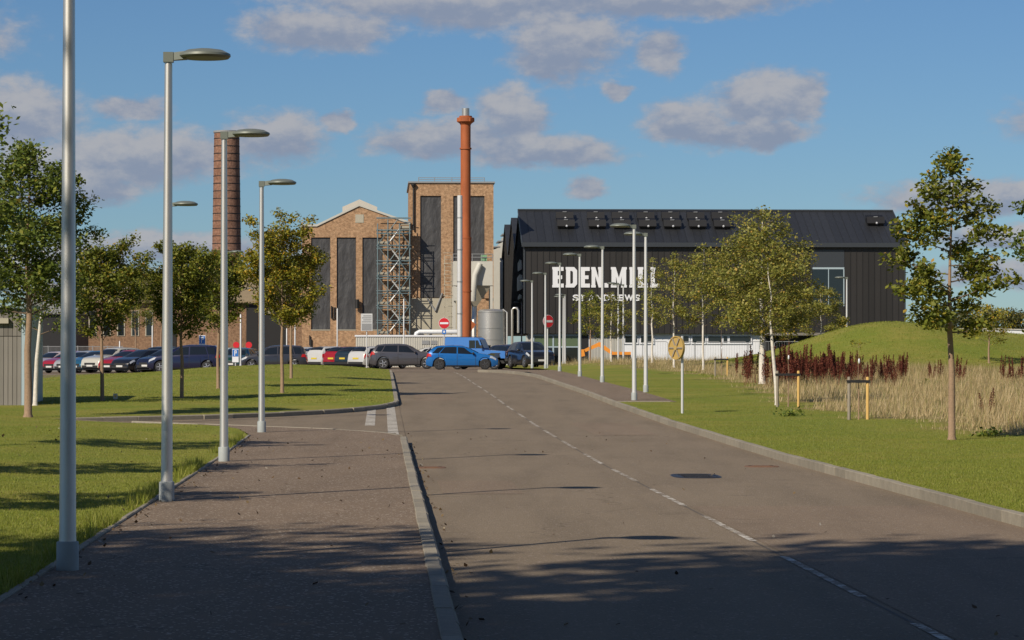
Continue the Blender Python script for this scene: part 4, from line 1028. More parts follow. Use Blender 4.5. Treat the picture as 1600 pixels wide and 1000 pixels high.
# tower's access ladder against the side
# ---- scaffold stair between mill and tower
SV = 223.25; PS = ppm(SV); SZ = lambda r_: zrow(r_, SV) - GZ
s0x = (590 - 800) / F * SV
scaf = thing('scaffold_stair', 'blue grey scaffold stair tower between mill and tower', 'scaffold', (s0x, SV, GZ), TH)
def sx_(px): return (px - 590) / PS
cols = [590, 606, 624, 640]
for px in cols:
    for dy in (-.95, .4):
        MB().tube([(sx_(px), dy, 0), (sx_(px), dy, SZ(350 - (6 if px == 606 else 0)))], .045, 6).build('standard', MAT['scaf'], scaf)
levels = [360, 384, 408, 432, 455, 478, 501, 524]
for k, r_ in enumerate(levels):
    for dy in (-.95, .4):
        MB().tube([(sx_(588), dy, SZ(r_)), (sx_(642), dy, SZ(r_))], .038, 5).build('ledger', MAT['scaf'], scaf)
        MB().tube([(sx_(588), dy, SZ(r_) + .95), (sx_(642), dy, SZ(r_) + .95)], .03, 5).build('guard_rail', MAT['scaf'], scaf)
    for px in cols: MB().tube([(sx_(px), -1.0, SZ(r_) + .06), (sx_(px), .45, SZ(r_) + .06)], .035, 5).build('transom', MAT['scaf'], scaf)
    side = k % 2
    a, b = ((590, 605) if side else (624, 641))
    MB().box(sx_(a), sx_(b), -.75, .2, SZ(r_) + .1, SZ(r_) + .15).build('deck', MAT['scafboard'], scaf)
    MB().box(sx_(a), sx_(b), -.79, -.755, SZ(r_) + .15, SZ(r_) + .32).build('toe_board', MAT['scafboard'], scaf)
    if k < len(levels) - 1:
        z0, z1 = SZ(levels[k + 1]), SZ(r_)
        xa, xb = (605.5, 624) if side else (624, 605.5)
        for dy in (-.8, -.3):
            MB().tube([(sx_(xa), dy, z1 + .1), (sx_(xb), dy, z0 + .1)], .05, 5).build('stair_string', MAT['galvfar'], scaf)
            MB().tube([(sx_(xa), dy, z1 + 1.0), (sx_(xb), dy, z0 + 1.0)], .03, 5).build('hand_rail', MAT['scaf'], scaf)
        for q in range(7):
            t = (q + .5) / 7; xx = sx_(xa + (xb - xa) * t); zz = z1 + .1 + (z0 - z1) * t
            MB().box(xx - .11, xx + .11, -.78, -.32, zz - .02, zz + .02).build('stair_tread', MAT['scafboard'], scaf)
        MB().tube([(sx_(624 if side else 640), -1.02, z0), (sx_(640 if side else 624), -1.02, z1)], .032, 5).build('brace', MAT['scaf'], scaf)
        MB().tube([(sx_(590), -1.02, z1 if k % 2 else z0), (sx_(606), -1.02, z0 if k % 2 else z1)], .03, 5).build('brace', MAT['scaf'], scaf)
MB().box(sx_(625), sx_(640), -.5, .2, SZ(352) + .02, SZ(350)).build('top_deck', MAT['scafboard'], scaf)

# ---- chimneys
CV = 206.0; PC = ppm(CV)
def stack(name, px, Y, prof_px, mat, lab, cat='chimney'):
    x = (px - 800) / F * Y
    return thing(name, lab, cat, (x, Y, GZ), 0)
zc = lambda r_: zrow(r_, CV) - GZ
ch = stack('steel_chimney', 727.5, CV, None, None, 'tall rust orange steel chimney with silver tip')
MB().lathe([(.38, 0), (.40, zc(420)), (.41, zc(372)), (.36, zc(371)), (.36, zc(195))], n=24).build('shaft', MAT['rust'], ch, 40)
MB().lathe([(.37, zc(195)), (.42, zc(193)), (.62, zc(190)), (.62, zc(184)), (.46, zc(183)), (.46, zc(181))], n=24).build('collar', MAT['rust'], ch, 40)
MB().lathe([(.27, zc(182)), (.27, zc(169)), (.24, zc(169)), (.24, zc(175))], n=20).build('flue_tip', MAT['steel'], ch, 40)
for a in range(6):
    t = a * math.pi / 3; MB().box(-.06, .06, -.06, .06, 0, .22).build('lug', MAT['rust'], ch, None, (.57 * math.cos(t), .57 * math.sin(t), zc(190)))
MB().add([(.36, -.1, zc(500)), (.75, -.1, zc(507)), (.36, -.1, zc(518)), (.36, .1, zc(500)), (.75, .1, zc(507)), (.36, .1, zc(518))], [(0,1,2),(5,4,3),(0,3,4,1),(1,4,5,2),(2,5,3,0)]).build('gusset', MAT['rust'], ch)
for r_ in (232, 372, 455): MB().lathe([(.385, zc(r_) - .05), (.43, zc(r_) - .05), (.43, zc(r_) + .05), (.385, zc(r_) + .05)], n=24).build('flange', MAT['rust'], ch, 30)
ws = thing('steel_flue', 'slim silver flue in front of the orange chimney', 'chimney', ((718.5 - 800) / F * 203, 203, GZ), 0)
zf_ = lambda r_: zrow(r_, 203) - GZ
MB().lathe([(.185, 0), (.185, zf_(306)), (.15, zf_(305.2))], n=20).build('shaft', MAT['galvfar'], ws, 40)
for r_ in (340, 390, 440, 490): MB().lathe([(.186, zf_(r_) - .04), (.205, zf_(r_) - .04), (.205, zf_(r_) + .04), (.186, zf_(r_) + .04)], n=20).build('band', MAT['steel'], ws, 30)
bc = thing('brick_chimney', 'old tapering red brick chimney with dark iron bands', 'chimney', ((354 - 800) / F * 290, 290, GZ), 0)
zb_ = lambda r_: zrow(r_, 290) - GZ
def rb(r_): return np.interp(r_, [205, 400, 560], [19.6, 22.6, 25.2]) / ppm(290)
MB().lathe([(float(rb(r_)), zb_(r_)) for r_ in (556, 500, 450, 400, 350, 300, 250, 208)] , n=40).build('shaft', MAT['redbrick'], bc, 40)
MB().lathe([(float(rb(208)), zb_(208.01)), (float(rb(208)) + .08, zb_(207.5)), (float(rb(205)) + .08, zb_(204.5)), (float(rb(205)) - .4, zb_(204.5)), (float(rb(205)) - .4, zb_(212))], n=40).build('cap', MAT['grey'], bc, 40)
for k in range(17):
    r_ = 217 + k * 11.7; R0 = float(rb(r_)); z = zb_(r_)
    MB().lathe([(R0 + .004, z - .045), (R0 + .025, z - .03), (R0 + .025, z + .03), (R0 + .004, z + .045)], n=40).build('iron_band', MAT['black'], bc, 30)

# ---- long brick works on the left
WV = 262.0; PW = ppm(WV); WZ = lambda r_: zrow(r_, WV) - GZ
wx0 = (96 - 800) / F * WV; ww = (478 - 96) / PW
works = thing('brick_works', 'long low brick works with tan roof behind the parked cars', 'building', (wx0, WV, GZ - .3), TH)
def wxx(px): return (px - 96) / PW
MB().box(0, ww, 0, 20, 0, WZ(464)).build('wall', MAT['brownbrick'], works)
MB().add([(-.4, -.5, WZ(465)), (ww + .3, -.5, WZ(465)), (ww + .3, 9, WZ(417)), (-.4, 9, WZ(417)), (-.4, -.5, WZ(465) - .2), (ww + .3, -.5, WZ(465) - .2), (ww + .3, 9, WZ(417) - .2), (-.4, 9, WZ(417) - .2)],
         [(0,1,2,3),(7,6,5,4),(0,4,5,1),(1,5,6,2),(2,6,7,3),(3,7,4,0)]).build('roof', MAT['tanroof'], works)
MB().box(-.4, ww + .3, 3.6, 3.9, WZ(446), WZ(443)).build('roof_step', MAT['grey'], works)
MB().box(-.4, ww + .3, 8.8, 9.2, WZ(418), WZ(416)).build('ridge', MAT['beige'], works)
for a, b, t_ in ((58 + 40, 122, 470), (384, 402, 470), (408, 446, 485), (256, 275, 500)):
    o = MB().box(wxx(a), wxx(b), -.06, -.004, 0, WZ(t_)).build('doorway', MAT['black'], works)
    MB().box(wxx(a) - .15, wxx(b) + .15, -.1, -.008, WZ(t_) + .002, WZ(t_) + .25).build('lintel', MAT['beige'], works)
for px in range(140, 250, 22):
    w = MB().box(wxx(px) - .1, wxx(px + 9) + .1, -.05, -.003, WZ(520), WZ(480)).build('window', MAT['beige'], works)
    MB().box(wxx(px), wxx(px + 9), -.07, -.052, WZ(519), WZ(481)).build('pane', MAT['glass'], w)
lw = thing('dark_shed', 'black open fronted shed behind the metal fence at left', 'building', ((40 - 800) / F * 240, 240, GZ - .3), TH)
MB().box(0, 4.2, 0, 10, 0, 4.6).build('wall', MAT['black'], lw)
MB().prism([(-.2, 4.6), (4.4, 4.6), (4.2, 6.6), (2.1, 7.2), (0, 6.4)], -.3, 10.2).build('roof', MAT['grey'], lw)
MB().box(.3, 3.9, -.05, -.004, 0, 3.6).build('doorway', MAT['black'], lw)

# ---- plant between the chimneys and the hall
px_x = lambda px, Y: (px - 800) / F * Y
tk = thing('storage_tank', 'squat stainless steel tank before the black gables', 'tank', (px_x(768, 212), 214, GZ), 0)
zt_ = lambda r_: zrow(r_, 213) - GZ
rT = 21.5 / ppm(213)
MB().lathe([(rT, 0), (rT, zt_(486)), (rT * .85, zt_(483.5)), (0, zt_(482))], n=40).build('shell', MAT['steel'], tk, 40)
for r_ in (487, 512, 530): MB().lathe([(rT + .003, zt_(r_) - .04), (rT + .03, zt_(r_) - .04), (rT + .03, zt_(r_) + .04), (rT + .003, zt_(r_) + .04)], n=40).build('hoop', MAT['steel'], tk, 30)
MB().tube([(rT + .12, -.4, 0), (rT + .12, -.4, zt_(488)), (rT * .8, -.4, zt_(483))], .05, 6).build('pipe', MAT['galvfar'], tk)
MB().tube([(rT + .5, -.2, 0), (rT + .5, -.2, zt_(484)), (rT + .62, -.2, zt_(481)), (rT + .85, -.2, zt_(481)), (rT + .95, -.2, zt_(485)), (rT + .95, -.2, zt_(520))], .09, 8).build('goose_neck_pipe', MAT['steel'], tk, 60)
fl = thing('dust_filter', 'pale hopper filter unit on legs beside orange chimney', 'filter unit', (px_x(714, 216), 216, GZ), TH)
zq = lambda r_: zrow(r_, 216) - GZ; qx = lambda px: (px - 714) / ppm(216)
MB().box(qx(708), qx(770), 0, 3, zq(446), zq(408)).build('housing', MAT['offwhite'], fl)
MB().add([(qx(726), .1, zq(446) - .01), (qx(768), .1, zq(446) - .01), (qx(768), 2.9, zq(446) - .01), (qx(726), 2.9, zq(446) - .01), (qx(738), 1, zq(478)), (qx(746), 1, zq(478)), (qx(746), 1.8, zq(478)), (qx(738), 1.8, zq(478))],
         [(0,1,2,3),(7,6,5,4),(0,4,5,1),(1,5,6,2),(2,6,7,3),(3,7,4,0)]).build('hopper', MAT['beige'], fl)
for px in (710, 768):
    for y in (.15, 2.85): MB().box(qx(px) - .1, qx(px) + .1, y - .1, y + .1, 0, zq(446) - .01).build('leg', MAT['offwhite'], fl)
MB().tube([(qx(742), 1.4, zq(476)), (qx(742), 1.4, zq(490)), (qx(741), 1.2, zq(500)), (qx(741), 1.0, 0)], .2, 10).build('duct', MAT['steel'], fl, 60)
MB().tube([(qx(750), -.2, zq(412)), (qx(742), -.35, zq(430)), (qx(740), -.4, zq(450)), (qx(739), -.2, zq(470))], .22, 10).build('duct', MAT['offwhite'], fl, 60)
for px in (708, 723, 738, 753, 770): MB().tube([(qx(px), 0, zq(408)), (qx(px), 0, zq(397))], .03, 5).build('rail_post', MAT['grey'], fl)
for r_ in (397, 402): MB().tube([(qx(708), 0, zq(r_)), (qx(770), 0, zq(r_))], .03, 5).build('guard_rail', MAT['grey'], fl)
MB().box(qx(752), qx(761), .3, 1.2, zq(408) + .01, zq(398)).build('fan_motor', MAT['greenrail'], fl)
MB().box(qx(708), qx(716), -.4, -.02, zq(470), zq(448)).build('control_box', MAT['offwhite'], fl)
ld = thing('access_ladder', 'caged access ladder between the brick tower and flue', 'ladder', (px_x(700, 217), 217, GZ), TH)
for dx in (-.25, .25): MB().tube([(dx, 0, 0), (dx, 0, zrow(400, 217) - GZ)], .03, 5).build('rail', MAT['beige'], ld)
for k in range(30): MB().tube([(-.25, 0, .3 + k * .28), (.25, 0, .3 + k * .28)], .02, 4).build('rung', MAT['beige'], ld)
for k in range(9): MB().tube([(-.3, 0, 2.2 + k * .8), (-.36, -.5, 2.2 + k * .8), (0, -.75, 2.2 + k * .8), (.36, -.5, 2.2 + k * .8), (.3, 0, 2.2 + k * .8)], .02, 4).build('cage_hoop', MAT['beige'], ld)
pp = thing('pipe_bridge', 'horizontal white duct pipe with bend before the beige wall', 'pipe', (px_x(648, 211), 211, GZ), TH)
zp = lambda r_: zrow(r_, 211) - GZ; pxx = lambda px: (px - 648) / ppm(211)
MB().tube([(pxx(649), 0, 0), (pxx(649), 0, zp(526)), (pxx(650.5), 0, zp(521)), (pxx(655), 0, zp(518)), (pxx(714), 0, zp(518))], .16, 10).build('pipe', MAT['galvfar'], pp, 60)
for px in (668, 695): MB().box(pxx(px) - .05, pxx(px) + .05, -.05, .05, 0, zp(521)).build('support', MAT['grey'], pp)
lb = thing('site_cabin', 'long low cream site cabin in front of the brick mill', 'cabin', (px_x(556, 208), 208, GZ - .05), TH)
zl_ = lambda r_: zrow(r_, 208) - GZ + .05; lxx = lambda px: (px - 556) / ppm(208)
MB().box(0, lxx(722), 0, 2.6, 0, zl_(526)).build('wall', MAT['offwhite'], lb)
MB().box(-.08, lxx(722) + .08, -.08, 2.7, zl_(526) + .002, zl_(523.5)).build('roof', MAT['white'], lb)
nrib = 46
for k in range(nrib): 
    x = (k + .5) * lxx(722) / nrib; MB().box(x - .03, x + .03, -.03, -.003, .05, zl_(527)).build('rib', MAT['offwhite'], lb)
for a, b in ((659, 671), (673, 683)): MB().box(lxx(a), lxx(b), -.05, -.032, zl_(538), zl_(532)).build('vent_grille', MAT['grey'], lb)

# ---- timber shed at the left edge
Y = 77.0; xr = px_x(39.5, Y); shz = gz(xr, Y) - .05
shed = thing('timber_shed', 'grey boarded shed with pale blue corner trim at left edge', 'shed', (xr, Y, shz), TH)
hs = CAMZ + (HZ - 482) / F * Y - shz
MB().box(-5, -.1, .04, 4, 0, hs).build('wall', MAT['timber'], shed)
bw = .118
lo = MB().box(.006, bw - .006, -.022, .034, .02, hs * .72 - .012).mesh('board', MAT['timber']); hi = MB().box(.006, bw - .006, -.022, .034, hs * .72 + .006, hs - .01).mesh('board', MAT['timber'])
for k in range(14):
    put('board', lo, shed, (-.1 - (k + 1) * bw, 0, 0)); put('board', hi, shed, (-.1 - (k + 1) * bw, 0, 0))
MB().box(-.095, .0, -.04, 4, 0, hs).build('corner_trim', MAT['bluetrim'], shed)
MB().box(-5.2, .12, -.15, 4.15, hs + .002, hs + .10).build('roof', MAT['bluetrim'], shed)
MB().box(-1.0, -.43, -.16, -.024, hs - .40, hs - .26).build('wall_light', MAT['beige'], shed)

# ---- metal mesh fence far left, and low white wall far right
fn = thing('mesh_fence', 'grey steel mesh fence at the left end of the car park', 'fence', at(52, 205), TH)
for k in range(7):
    x = k * 1.05; MB().box(x - .03, x + .03, -.03, .03, 0, 1.9).build('post', MAT['grey'], fn)
    if k < 6:
        mb = MB()
        for z in (.1, .6, 1.2, 1.85): mb.box(x + .03, x + 1.02, -.015, .015, z - .02, z + .02)
        for q in range(11): mb.box(x + .08 + q * .085, x + .095 + q * .085, -.008, .008, .1, 1.85)
        mb.build('mesh_panel', MAT['grey'], fn)
wl = thing('white_wall', 'low white wall on the skyline behind the green mound', 'wall', (px_x(1500, 250), 250, -.55), 0)
MB().prism([(0, 0), (16, 0), (16, 3.75), (3.0, 4.1), (0, 4.1)], 0, .3).build('wall', MAT['white'], wl)
MB().prism([(-.1, 4.102), (3.0, 4.102), (16, 3.752), (16, 3.85), (3.0, 4.2), (-.1, 4.2)], -.08, .38).build('coping', MAT['offwhite'], wl)
hf = thing('site_fence', 'grey temporary mesh fence before the ground floor windows', 'fence', (px_x(1004, 190), 190, gz(px_x(1004, 190), 190)), TH)
for k in range(6):
    x = k * 1.75; mb = MB().tube([(x, 0, 0), (x, 0, 1.55), (x + .12, 0, 1.65), (x + 1.55, 0, 1.65), (x + 1.68, 0, 1.55), (x + 1.68, 0, 0)], .022, 5)
    for q in range(9): mb.box(x + .15 + q * .17, x + .16 + q * .17, -.005, .005, .1, 1.62)
    mb.build('mesh_panel', MAT['grey'], hf)
# ------------------------------------------------------------------ lamp columns
def lamp_meshes(mat, lod=0):
    n = 24 if lod == 0 else 14
    col = MB().lathe([(.066, .2), (.064, .26), (.042, 4.86)], n=n).mesh('column', MAT[mat], 40)
    slv = MB().lathe([(.084, -.05), (.084, .205), (.080, .215), (.066, .218)], n=n).mesh('sleeve', MAT['sleeve'], 40)
    arm = MB().box(-.055, .055, -.055, .055, 4.84, 4.95)
    arm.add([(.05, -.045, 4.86), (.20, -.09, 4.875), (.20, .09, 4.875), (.05, .045, 4.86), (.05, -.045, 4.945), (.20, -.09, 4.96), (.20, .09, 4.96), (.05, .045, 4.945)],
            [(0,1,2,3),(7,6,5,4),(0,4,5,1),(1,5,6,2),(2,6,7,3),(3,7,4,0)])
    arm = arm.mesh('arm', MAT['lamphead'])
    head = MB().lathe([(.225, 4.885), (.262, 4.885), (.285, 4.91), (.28, 4.935), (.20, 4.975), (.10, 4.99), (0, 4.992)], (.40, 0, 0), n=32).mesh('lamp_head', MAT['lamphead'], 50)
    lens = MB().lathe([(0, 4.888), (.15, 4.890), (.223, 4.897)], (.40, 0, 0), n=32).mesh('lens', MAT['lens'], 60)
    return col, slv, arm, head, lens
NEAR, FARM = lamp_meshes('galv'), lamp_meshes('galvfar', 1)
def lamp(loc, rz, label, ms, group, tw=0):
    t = thing('lamp_column', label, 'lamp post', loc, rz, group)
    put('column', ms[0], t); put('sleeve', ms[1], t); put('arm', ms[2], t)
    h = put('lamp_head', ms[3], t); put('lens', ms[4], h)
    t.rotation_euler = (rng.uniform(-.003, .003), rng.uniform(-.003, .003), rz + tw)
    return t
GL, GR = 'lamp columns along the left footpath', 'lamp columns along the right footway'
for px, py, lab in ((101, 889, 'nearest silver lamp column, its head above the picture'), (265, 783, 'second silver lamp column on the left, disc head against the sky'),
                    (358, 721, 'third silver lamp column on the left, before the brick chimney'), (402.5, 684, 'fourth silver lamp column, last before the side road')):
    x, y, z = base(px, py, y0=18, y1=60); u, v = xy2uv(x, y); x, y = uv2xy(-2.37, v); lamp((x, y, float(prof(v))), TH, lab, NEAR, GL)
def lamp_h(px, top, lab, h=4.99, face=math.pi, group=GR, off=0):    # distance from its seen height
    best = None
    for Y in np.arange(60, 230, .25):
        X = px_x(px, Y); z = gz(X, Y); r_ = HZ - (z + h - CAMZ) / Y * F
        if best is None or abs(r_ - top) < best[0]: best = (abs(r_ - top), X, Y, z)
    return lamp(best[1:], face + TH, lab, FARM, group)
lamp_h(991, 349, 'nearest lamp column on the right, standing on the verge')
lamp_h(1009, 362, 'lamp column just right of the nearest right hand one')
lamp_h(941, 383, 'lamp column before the letter N of the lettering')
lamp_h(906, 395, 'lamp column before the letter D of the lettering')
lamp_h(874.5, 409, 'lamp column before the first letter E')
lamp_h(852.5, 425, 'lamp column beside the right no entry sign')
lamp_h(831.5, 437, 'lamp column just left of the right no entry sign')
lamp_h(880, 462, 'distant lamp column, left of a close pair')
lamp_h(883, 459, 'distant lamp column, right of a close pair')
lamp_h(966, 441, 'distant slim lamp column before the small lettering, left of two')
lamp_h(974, 443, 'distant slim lamp column before the small lettering, right of two')
lamp_h(815, 474, 'farthest lamp column near the black gable corner')
lamp_h(1323, 432, 'lamp column beside the glazed recess of the black hall')
lamp_h(262, 314, 'lamp column half hidden behind the second left lamp column', face=0, group=GL)
lamp_h(354, 391, 'far lamp column in front of the brick chimney foot', face=0, group=GL)
# slim white posts among the parked cars
for px, top, Y, lab in ((527, 481, 200, 'white post before the second mill window'), (631, 466, 202, 'white post beside the scaffold'), (376, 490, 160, 'white post left of the dark grey people carrier'), (238, 508, 198, 'white post above the black tall car'),
                        (187, 532, 198, 'white post behind the cream tall car'), (461, 508, 196, 'white post behind the yellowing tree'), (448, 512, 210, 'white post before the works doorway')):
    x, y, z = at(px, Y); h = CAMZ + (HZ - top) / F * Y - z
    t = thing('white_post', lab, 'post', (x, y, z), 0, 'white posts in the car park')
    MB().lathe([(.07, 0), (.07, .35), (.05, .37), (.042, h - .08), (.0, h)], n=10).build('shaft', MAT['galvfar'], t, 40)
    MB().lathe([(.13, 0), (.13, .03), (.071, .04)], n=10).build('foot', MAT['sleeve'], t, 40)

# ------------------------------------------------------------------ signs
def no_entry(px, row, Y, lab, yaw=0, plate=False, rad=.33):
    x, y, z = at(px, Y); zc_ = CAMZ + (HZ - row) / F * Y - z
    t = thing('no_entry_sign', lab, 'road sign', (x, y, z), yaw, 'no entry signs')
    MB().lathe([(.038, 0), (.038, zc_ + rad)], n=10).build('pole', MAT['galvfar'], t, 40)
    MB().lathe([(0, -.075), (rad, -.075), (rad, -.055), (0, -.055)], (0, 0, zc_), 'Y', 36).build('rim_disc', MAT['white'], t, 30)
    MB().lathe([(0, -.086), (rad * .95, -.086), (rad * .95, -.0775), (0, -.0775)], (0, 0, zc_), 'Y', 36).build('red_disc', MAT['signred'], t, 30)
    MB().box(-rad * .76, rad * .76, -.096, -.0885, zc_ - rad * .17, zc_ + rad * .17).build('bar', MAT['white'], t)
    MB().box(-.1, .1, -.055, .045, zc_ + .15, zc_ + .19).box(-.1, .1, -.055, .045, zc_ - .19, zc_ - .15).build('bracket', MAT['grey'], t)
    if plate:
        MB().box(-.12, .12, -.07, -.055, zc_ - rad - .32, zc_ - rad - .06).build('blue_plate', MAT['signblue'], t)
        MB().box(-.05, .05, -.078, -.0715, zc_ - rad - .24, zc_ - rad - .12).build('plate_mark', MAT['white'], t)
no_entry(694, 505, 172, 'left no entry sign, in front of the parked bright blue hatchback', 0, True)
no_entry(855.5, 502, 150, 'right no entry sign, half behind a lamp column', R(35))
# notice board on a post
x, y, z = at(573, 168)
nb_ = thing('notice_board', 'grey framed notice board on a post before the parked cars', 'sign', (x, y, z), 0)
zz = lambda r_: CAMZ + (HZ - r_) / F * 168 - z; s = ppm(168)
MB().lathe([(.035, 0), (.035, zz(491))], n=8).build('post', MAT['galvfar'], nb_, 40)
MB().box(-9 / s, 9 / s, -.08, -.04, zz(517), zz(490)).build('frame', MAT['galvfar'], nb_)
MB().box(-7.6 / s, 7.6 / s, -.09, -.082, zz(516), zz(505.5)).build('panel', MAT['grey'], nb_)
for k in range(4): MB().box(-(7.4 - k % 2 * 2) / s, 7.4 / s, -.09, -.082, zz(503.5 - k * 3.1), zz(502 - k * 3.1)).build('text_line', MAT['grey'], nb_)
# blue and white parking plates
for px, r0, r1, Y, lab in ((368, 566, 545, 150, 'blue and white parking plate behind the third lamp column'), (316, 546, 524, 196, 'blue topped white sign behind the navy people carrier')):
    x, y, z = at(px, Y); zz = lambda r_: CAMZ + (HZ - r_) / F * Y - z; s = ppm(Y)
    t = thing('parking_sign', lab, 'sign', (x, y, z), 0)
    MB().lathe([(.03, 0), (.03, zz(r1))], n=8).build('post', MAT['galvfar'], t, 40)
    MB().box(-5 / s, 5 / s, -.06, -.035, zz(r0), zz(r1)).build('plate', MAT['white'], t)
    MB().box(-4.5 / s, 4.5 / s, -.07, -.062, zz(r0 - 9), zz(r1 + 1)).build('blue_panel', MAT['signblue'], t)
    MB().box(-1.6 / s, -.5 / s, -.08, -.072, zz(r0 - 10), zz(r1 + 2.5)).box(-.5 / s, 2 / s, -.08, -.072, zz(r1 + 4), zz(r1 + 2.5)).box(-.5 / s, 2 / s, -.08, -.072, zz(r1 + 7), zz(r1 + 5.8)).box(1 / s, 2 / s, -.08, -.072, zz(r1 + 5.8), zz(r1 + 4)).build('symbol', MAT['white'], t)
# yellow disc on a pole, seen from behind and aside
x, y, z = base(1066, 646); Y = y; s = ppm(Y); zz = lambda r_: CAMZ + (HZ - r_) / F * Y - z
ds = thing('disc_sign', 'weathered yellow ribbed disc on a slim grey pole', 'sign', (x, y, z), 0)
MB().lathe([(.032, 0), (.032, zz(525))], n=10).build('pole', MAT['galvfar'], ds, 40)
dd = put('disc', MB().lathe([(0, -.02), (.255, -.02), (.262, -.045), (.285, -.045), (.285, .02), (.27, .02), (.26, 0), (0, 0)], n=32, axis='Y').mesh('disc', MAT['yellowdisc'], 35), ds)
dd.location = (-.13, -.03, zz(543.5)); dd.rotation_euler = (0, 0, R(-54))
for k in range(6):
    a = k * math.pi / 3; o = MB().box(.03, .26, -.05, -.0205, -.016, .016).build('rib', MAT['stakeold'], dd); o.rotation_euler = (0, a, 0)
MB().lathe([(.06, -.06), (.06, -.021)], axis='Y', n=12).build('hub', MAT['yellowdisc'], dd, 40)
MB().box(-.10, .05, -.05, .05, zz(535), zz(532)).box(-.10, .05, -.05, .05, zz(550), zz(547)).build('bracket', MAT['black'], ds)
# small plaque in the lawn
x, y, z = base(180.5, 626); s = ppm(y)
pq = thing('lawn_plaque', 'small pale plaque with a tan mark standing in the lawn', 'sign', (x, y, z), 0)
MB().box(-.06, .06, -.012, .012, .05, .20).build('plate', MAT['offwhite'], pq); MB().box(-.012, .012, -.01, .01, -.05, .05).build('stake', MAT['stakeold'], pq)
MB().lathe([(.022, -.016), (.03, -.0125)], (0, 0, .13), 'Y', 12).build('mark', MAT['stakenew'], pq)
# concrete block with two red discs far left
x, y, z = at(380, 215)
cb_ = thing('barrier_block', 'white concrete barrier block with red discs on top', 'barrier', (x, y, z), 0)
MB().prism([(-.75, 0), (.75, 0), (.62, 1.35), (-.62, 1.35)], -.3, .3).build('block', MAT['offwhite'], cb_)
for dx in (-.52, .42):
    MB().lathe([(.03, 1.35), (.03, 1.6)], (dx, 0, 0), n=8).build('stem', MAT['grey'], cb_); MB().lathe([(0, -.05), (.24, -.05), (.24, -.02), (0, -.02)], (dx, 0, 1.72), 'Y', 20).build('red_disc', MAT['signred'], cb_)
# orange excavator before the hall
x, y, z = at(948, 190); s = ppm(190); zz = lambda r_: CAMZ + (HZ - r_) / F * 190 - z
ex = thing('excavator', 'orange excavator arm and body before the black hall', 'excavator', (x, y, z), 0)
def beam(p, q, w0, w1):
    a, b = Vector((p[0], 0, p[1])), Vector((q[0], 0, q[1])); d = (b - a).normalized(); n = Vector((-d.z, 0, d.x))
    return [( (a + n * w0).x, (a + n * w0).z), ((a - n * w0).x, (a - n * w0).z), ((b - n * w1).x, (b - n * w1).z), ((b + n * w1).x, (b + n * w1).z)]
ee = lambda px, r_: ((px - 948) / s, zz(r_))
MB().prism(beam(ee(909, 550), ee(937, 537.5), .09, .13), -.15, .15).build('dipper', MAT['orange'], ex)
MB().prism(beam(ee(935, 537), ee(964, 557), .14, .10), -.17, .17).build('boom', MAT['orange'], ex)
MB().prism([ee(904, 546), ee(912, 546), ee(914, 556), ee(906, 558)], -.3, .3).build('bucket', MAT['orange'], ex)
MB().box(ee(958, 0)[0], ee(985, 0)[0], -.8, .8, .75, 1.0).build('body', MAT['orange'], ex)
MB().box(ee(956, 0)[0], ee(985, 0)[0], -.9, .9, .05, .8).build('tracks', MAT['black'], ex)

# ------------------------------------------------------------------ cars
CARS = {
 'hatch': dict(L=4.25, W=1.80, wb=2.62, r=.325, base=.19, top=[(-2.125,.58),(-2.11,.80),(-2.04,.98),(-1.78,1.26),(-1.55,1.40),(-1.2,1.445),(-.5,1.465),(.05,1.43),(.45,1.28),(.98,1.01),(1.35,.94),(1.8,.84),(2.02,.72),(2.11,.60),(2.125,.50)],
      belt=[(-2.2,.98),(-1.0,.95),(.9,.90),(2.2,.85)], cowl=1.02, roofF=.15, roofR=-1.42, tail=-2.00),
 'suv': dict(L=4.5, W=1.87, wb=2.70, r=.36, base=.24, top=[(-2.25,.62),(-2.24,.95),(-2.15,1.10),(-1.92,1.42),(-1.75,1.56),(-1.3,1.615),(-.4,1.63),(.1,1.59),(.5,1.42),(.98,1.14),(1.4,1.08),(1.95,.98),(2.17,.84),(2.24,.68),(2.25,.55)],
      belt=[(-2.3,1.12),(-1.0,1.08),(.9,1.03),(2.3,1.0)], cowl=1.02, roofF=.18, roofR=-1.70, tail=-2.14),
 'estate': dict(L=4.65, W=1.82, wb=2.70, r=.325, base=.19, top=[(-2.32,.60),(-2.31,.90),(-2.25,1.0),(-2.08,1.30),(-1.95,1.42),(-1.5,1.475),(-.4,1.49),(.1,1.45),(.5,1.30),(1.05,1.02),(1.5,.95),(2.0,.83),(2.22,.72),(2.31,.58),(2.325,.48)],
      belt=[(-2.4,1.0),(.9,.92),(2.4,.85)], cowl=1.08, roofF=.18, roofR=-1.92, tail=-2.22),
 'mpv': dict(L=4.4, W=1.83, wb=2.70, r=.325, base=.2, top=[(-2.2,.60),(-2.19,.95),(-2.12,1.08),(-1.95,1.45),(-1.8,1.58),(-1.3,1.63),(-.3,1.64),(.25,1.57),(.7,1.36),(1.3,1.05),(1.7,.95),(2.05,.80),(2.17,.65),(2.2,.5)],
      belt=[(-2.3,1.05),(.9,.98),(2.3,.85)], cowl=1.32, roofF=.32, roofR=-1.76, tail=-2.10),
 'saloon': dict(L=4.6, W=1.82, wb=2.75, r=.325, base=.18, top=[(-2.3,.60),(-2.29,.88),(-2.2,1.0),(-1.75,1.06),(-1.3,1.28),(-.9,1.41),(-.4,1.445),(.1,1.41),(.5,1.26),(1.05,1.0),(1.5,.93),(2.0,.82),(2.2,.70),(2.29,.56),(2.3,.48)],
      belt=[(-2.4,1.0),(.9,.91),(2.4,.85)], cowl=1.08, roofF=.15, roofR=-.95, tail=-1.68),
}
WM = {}
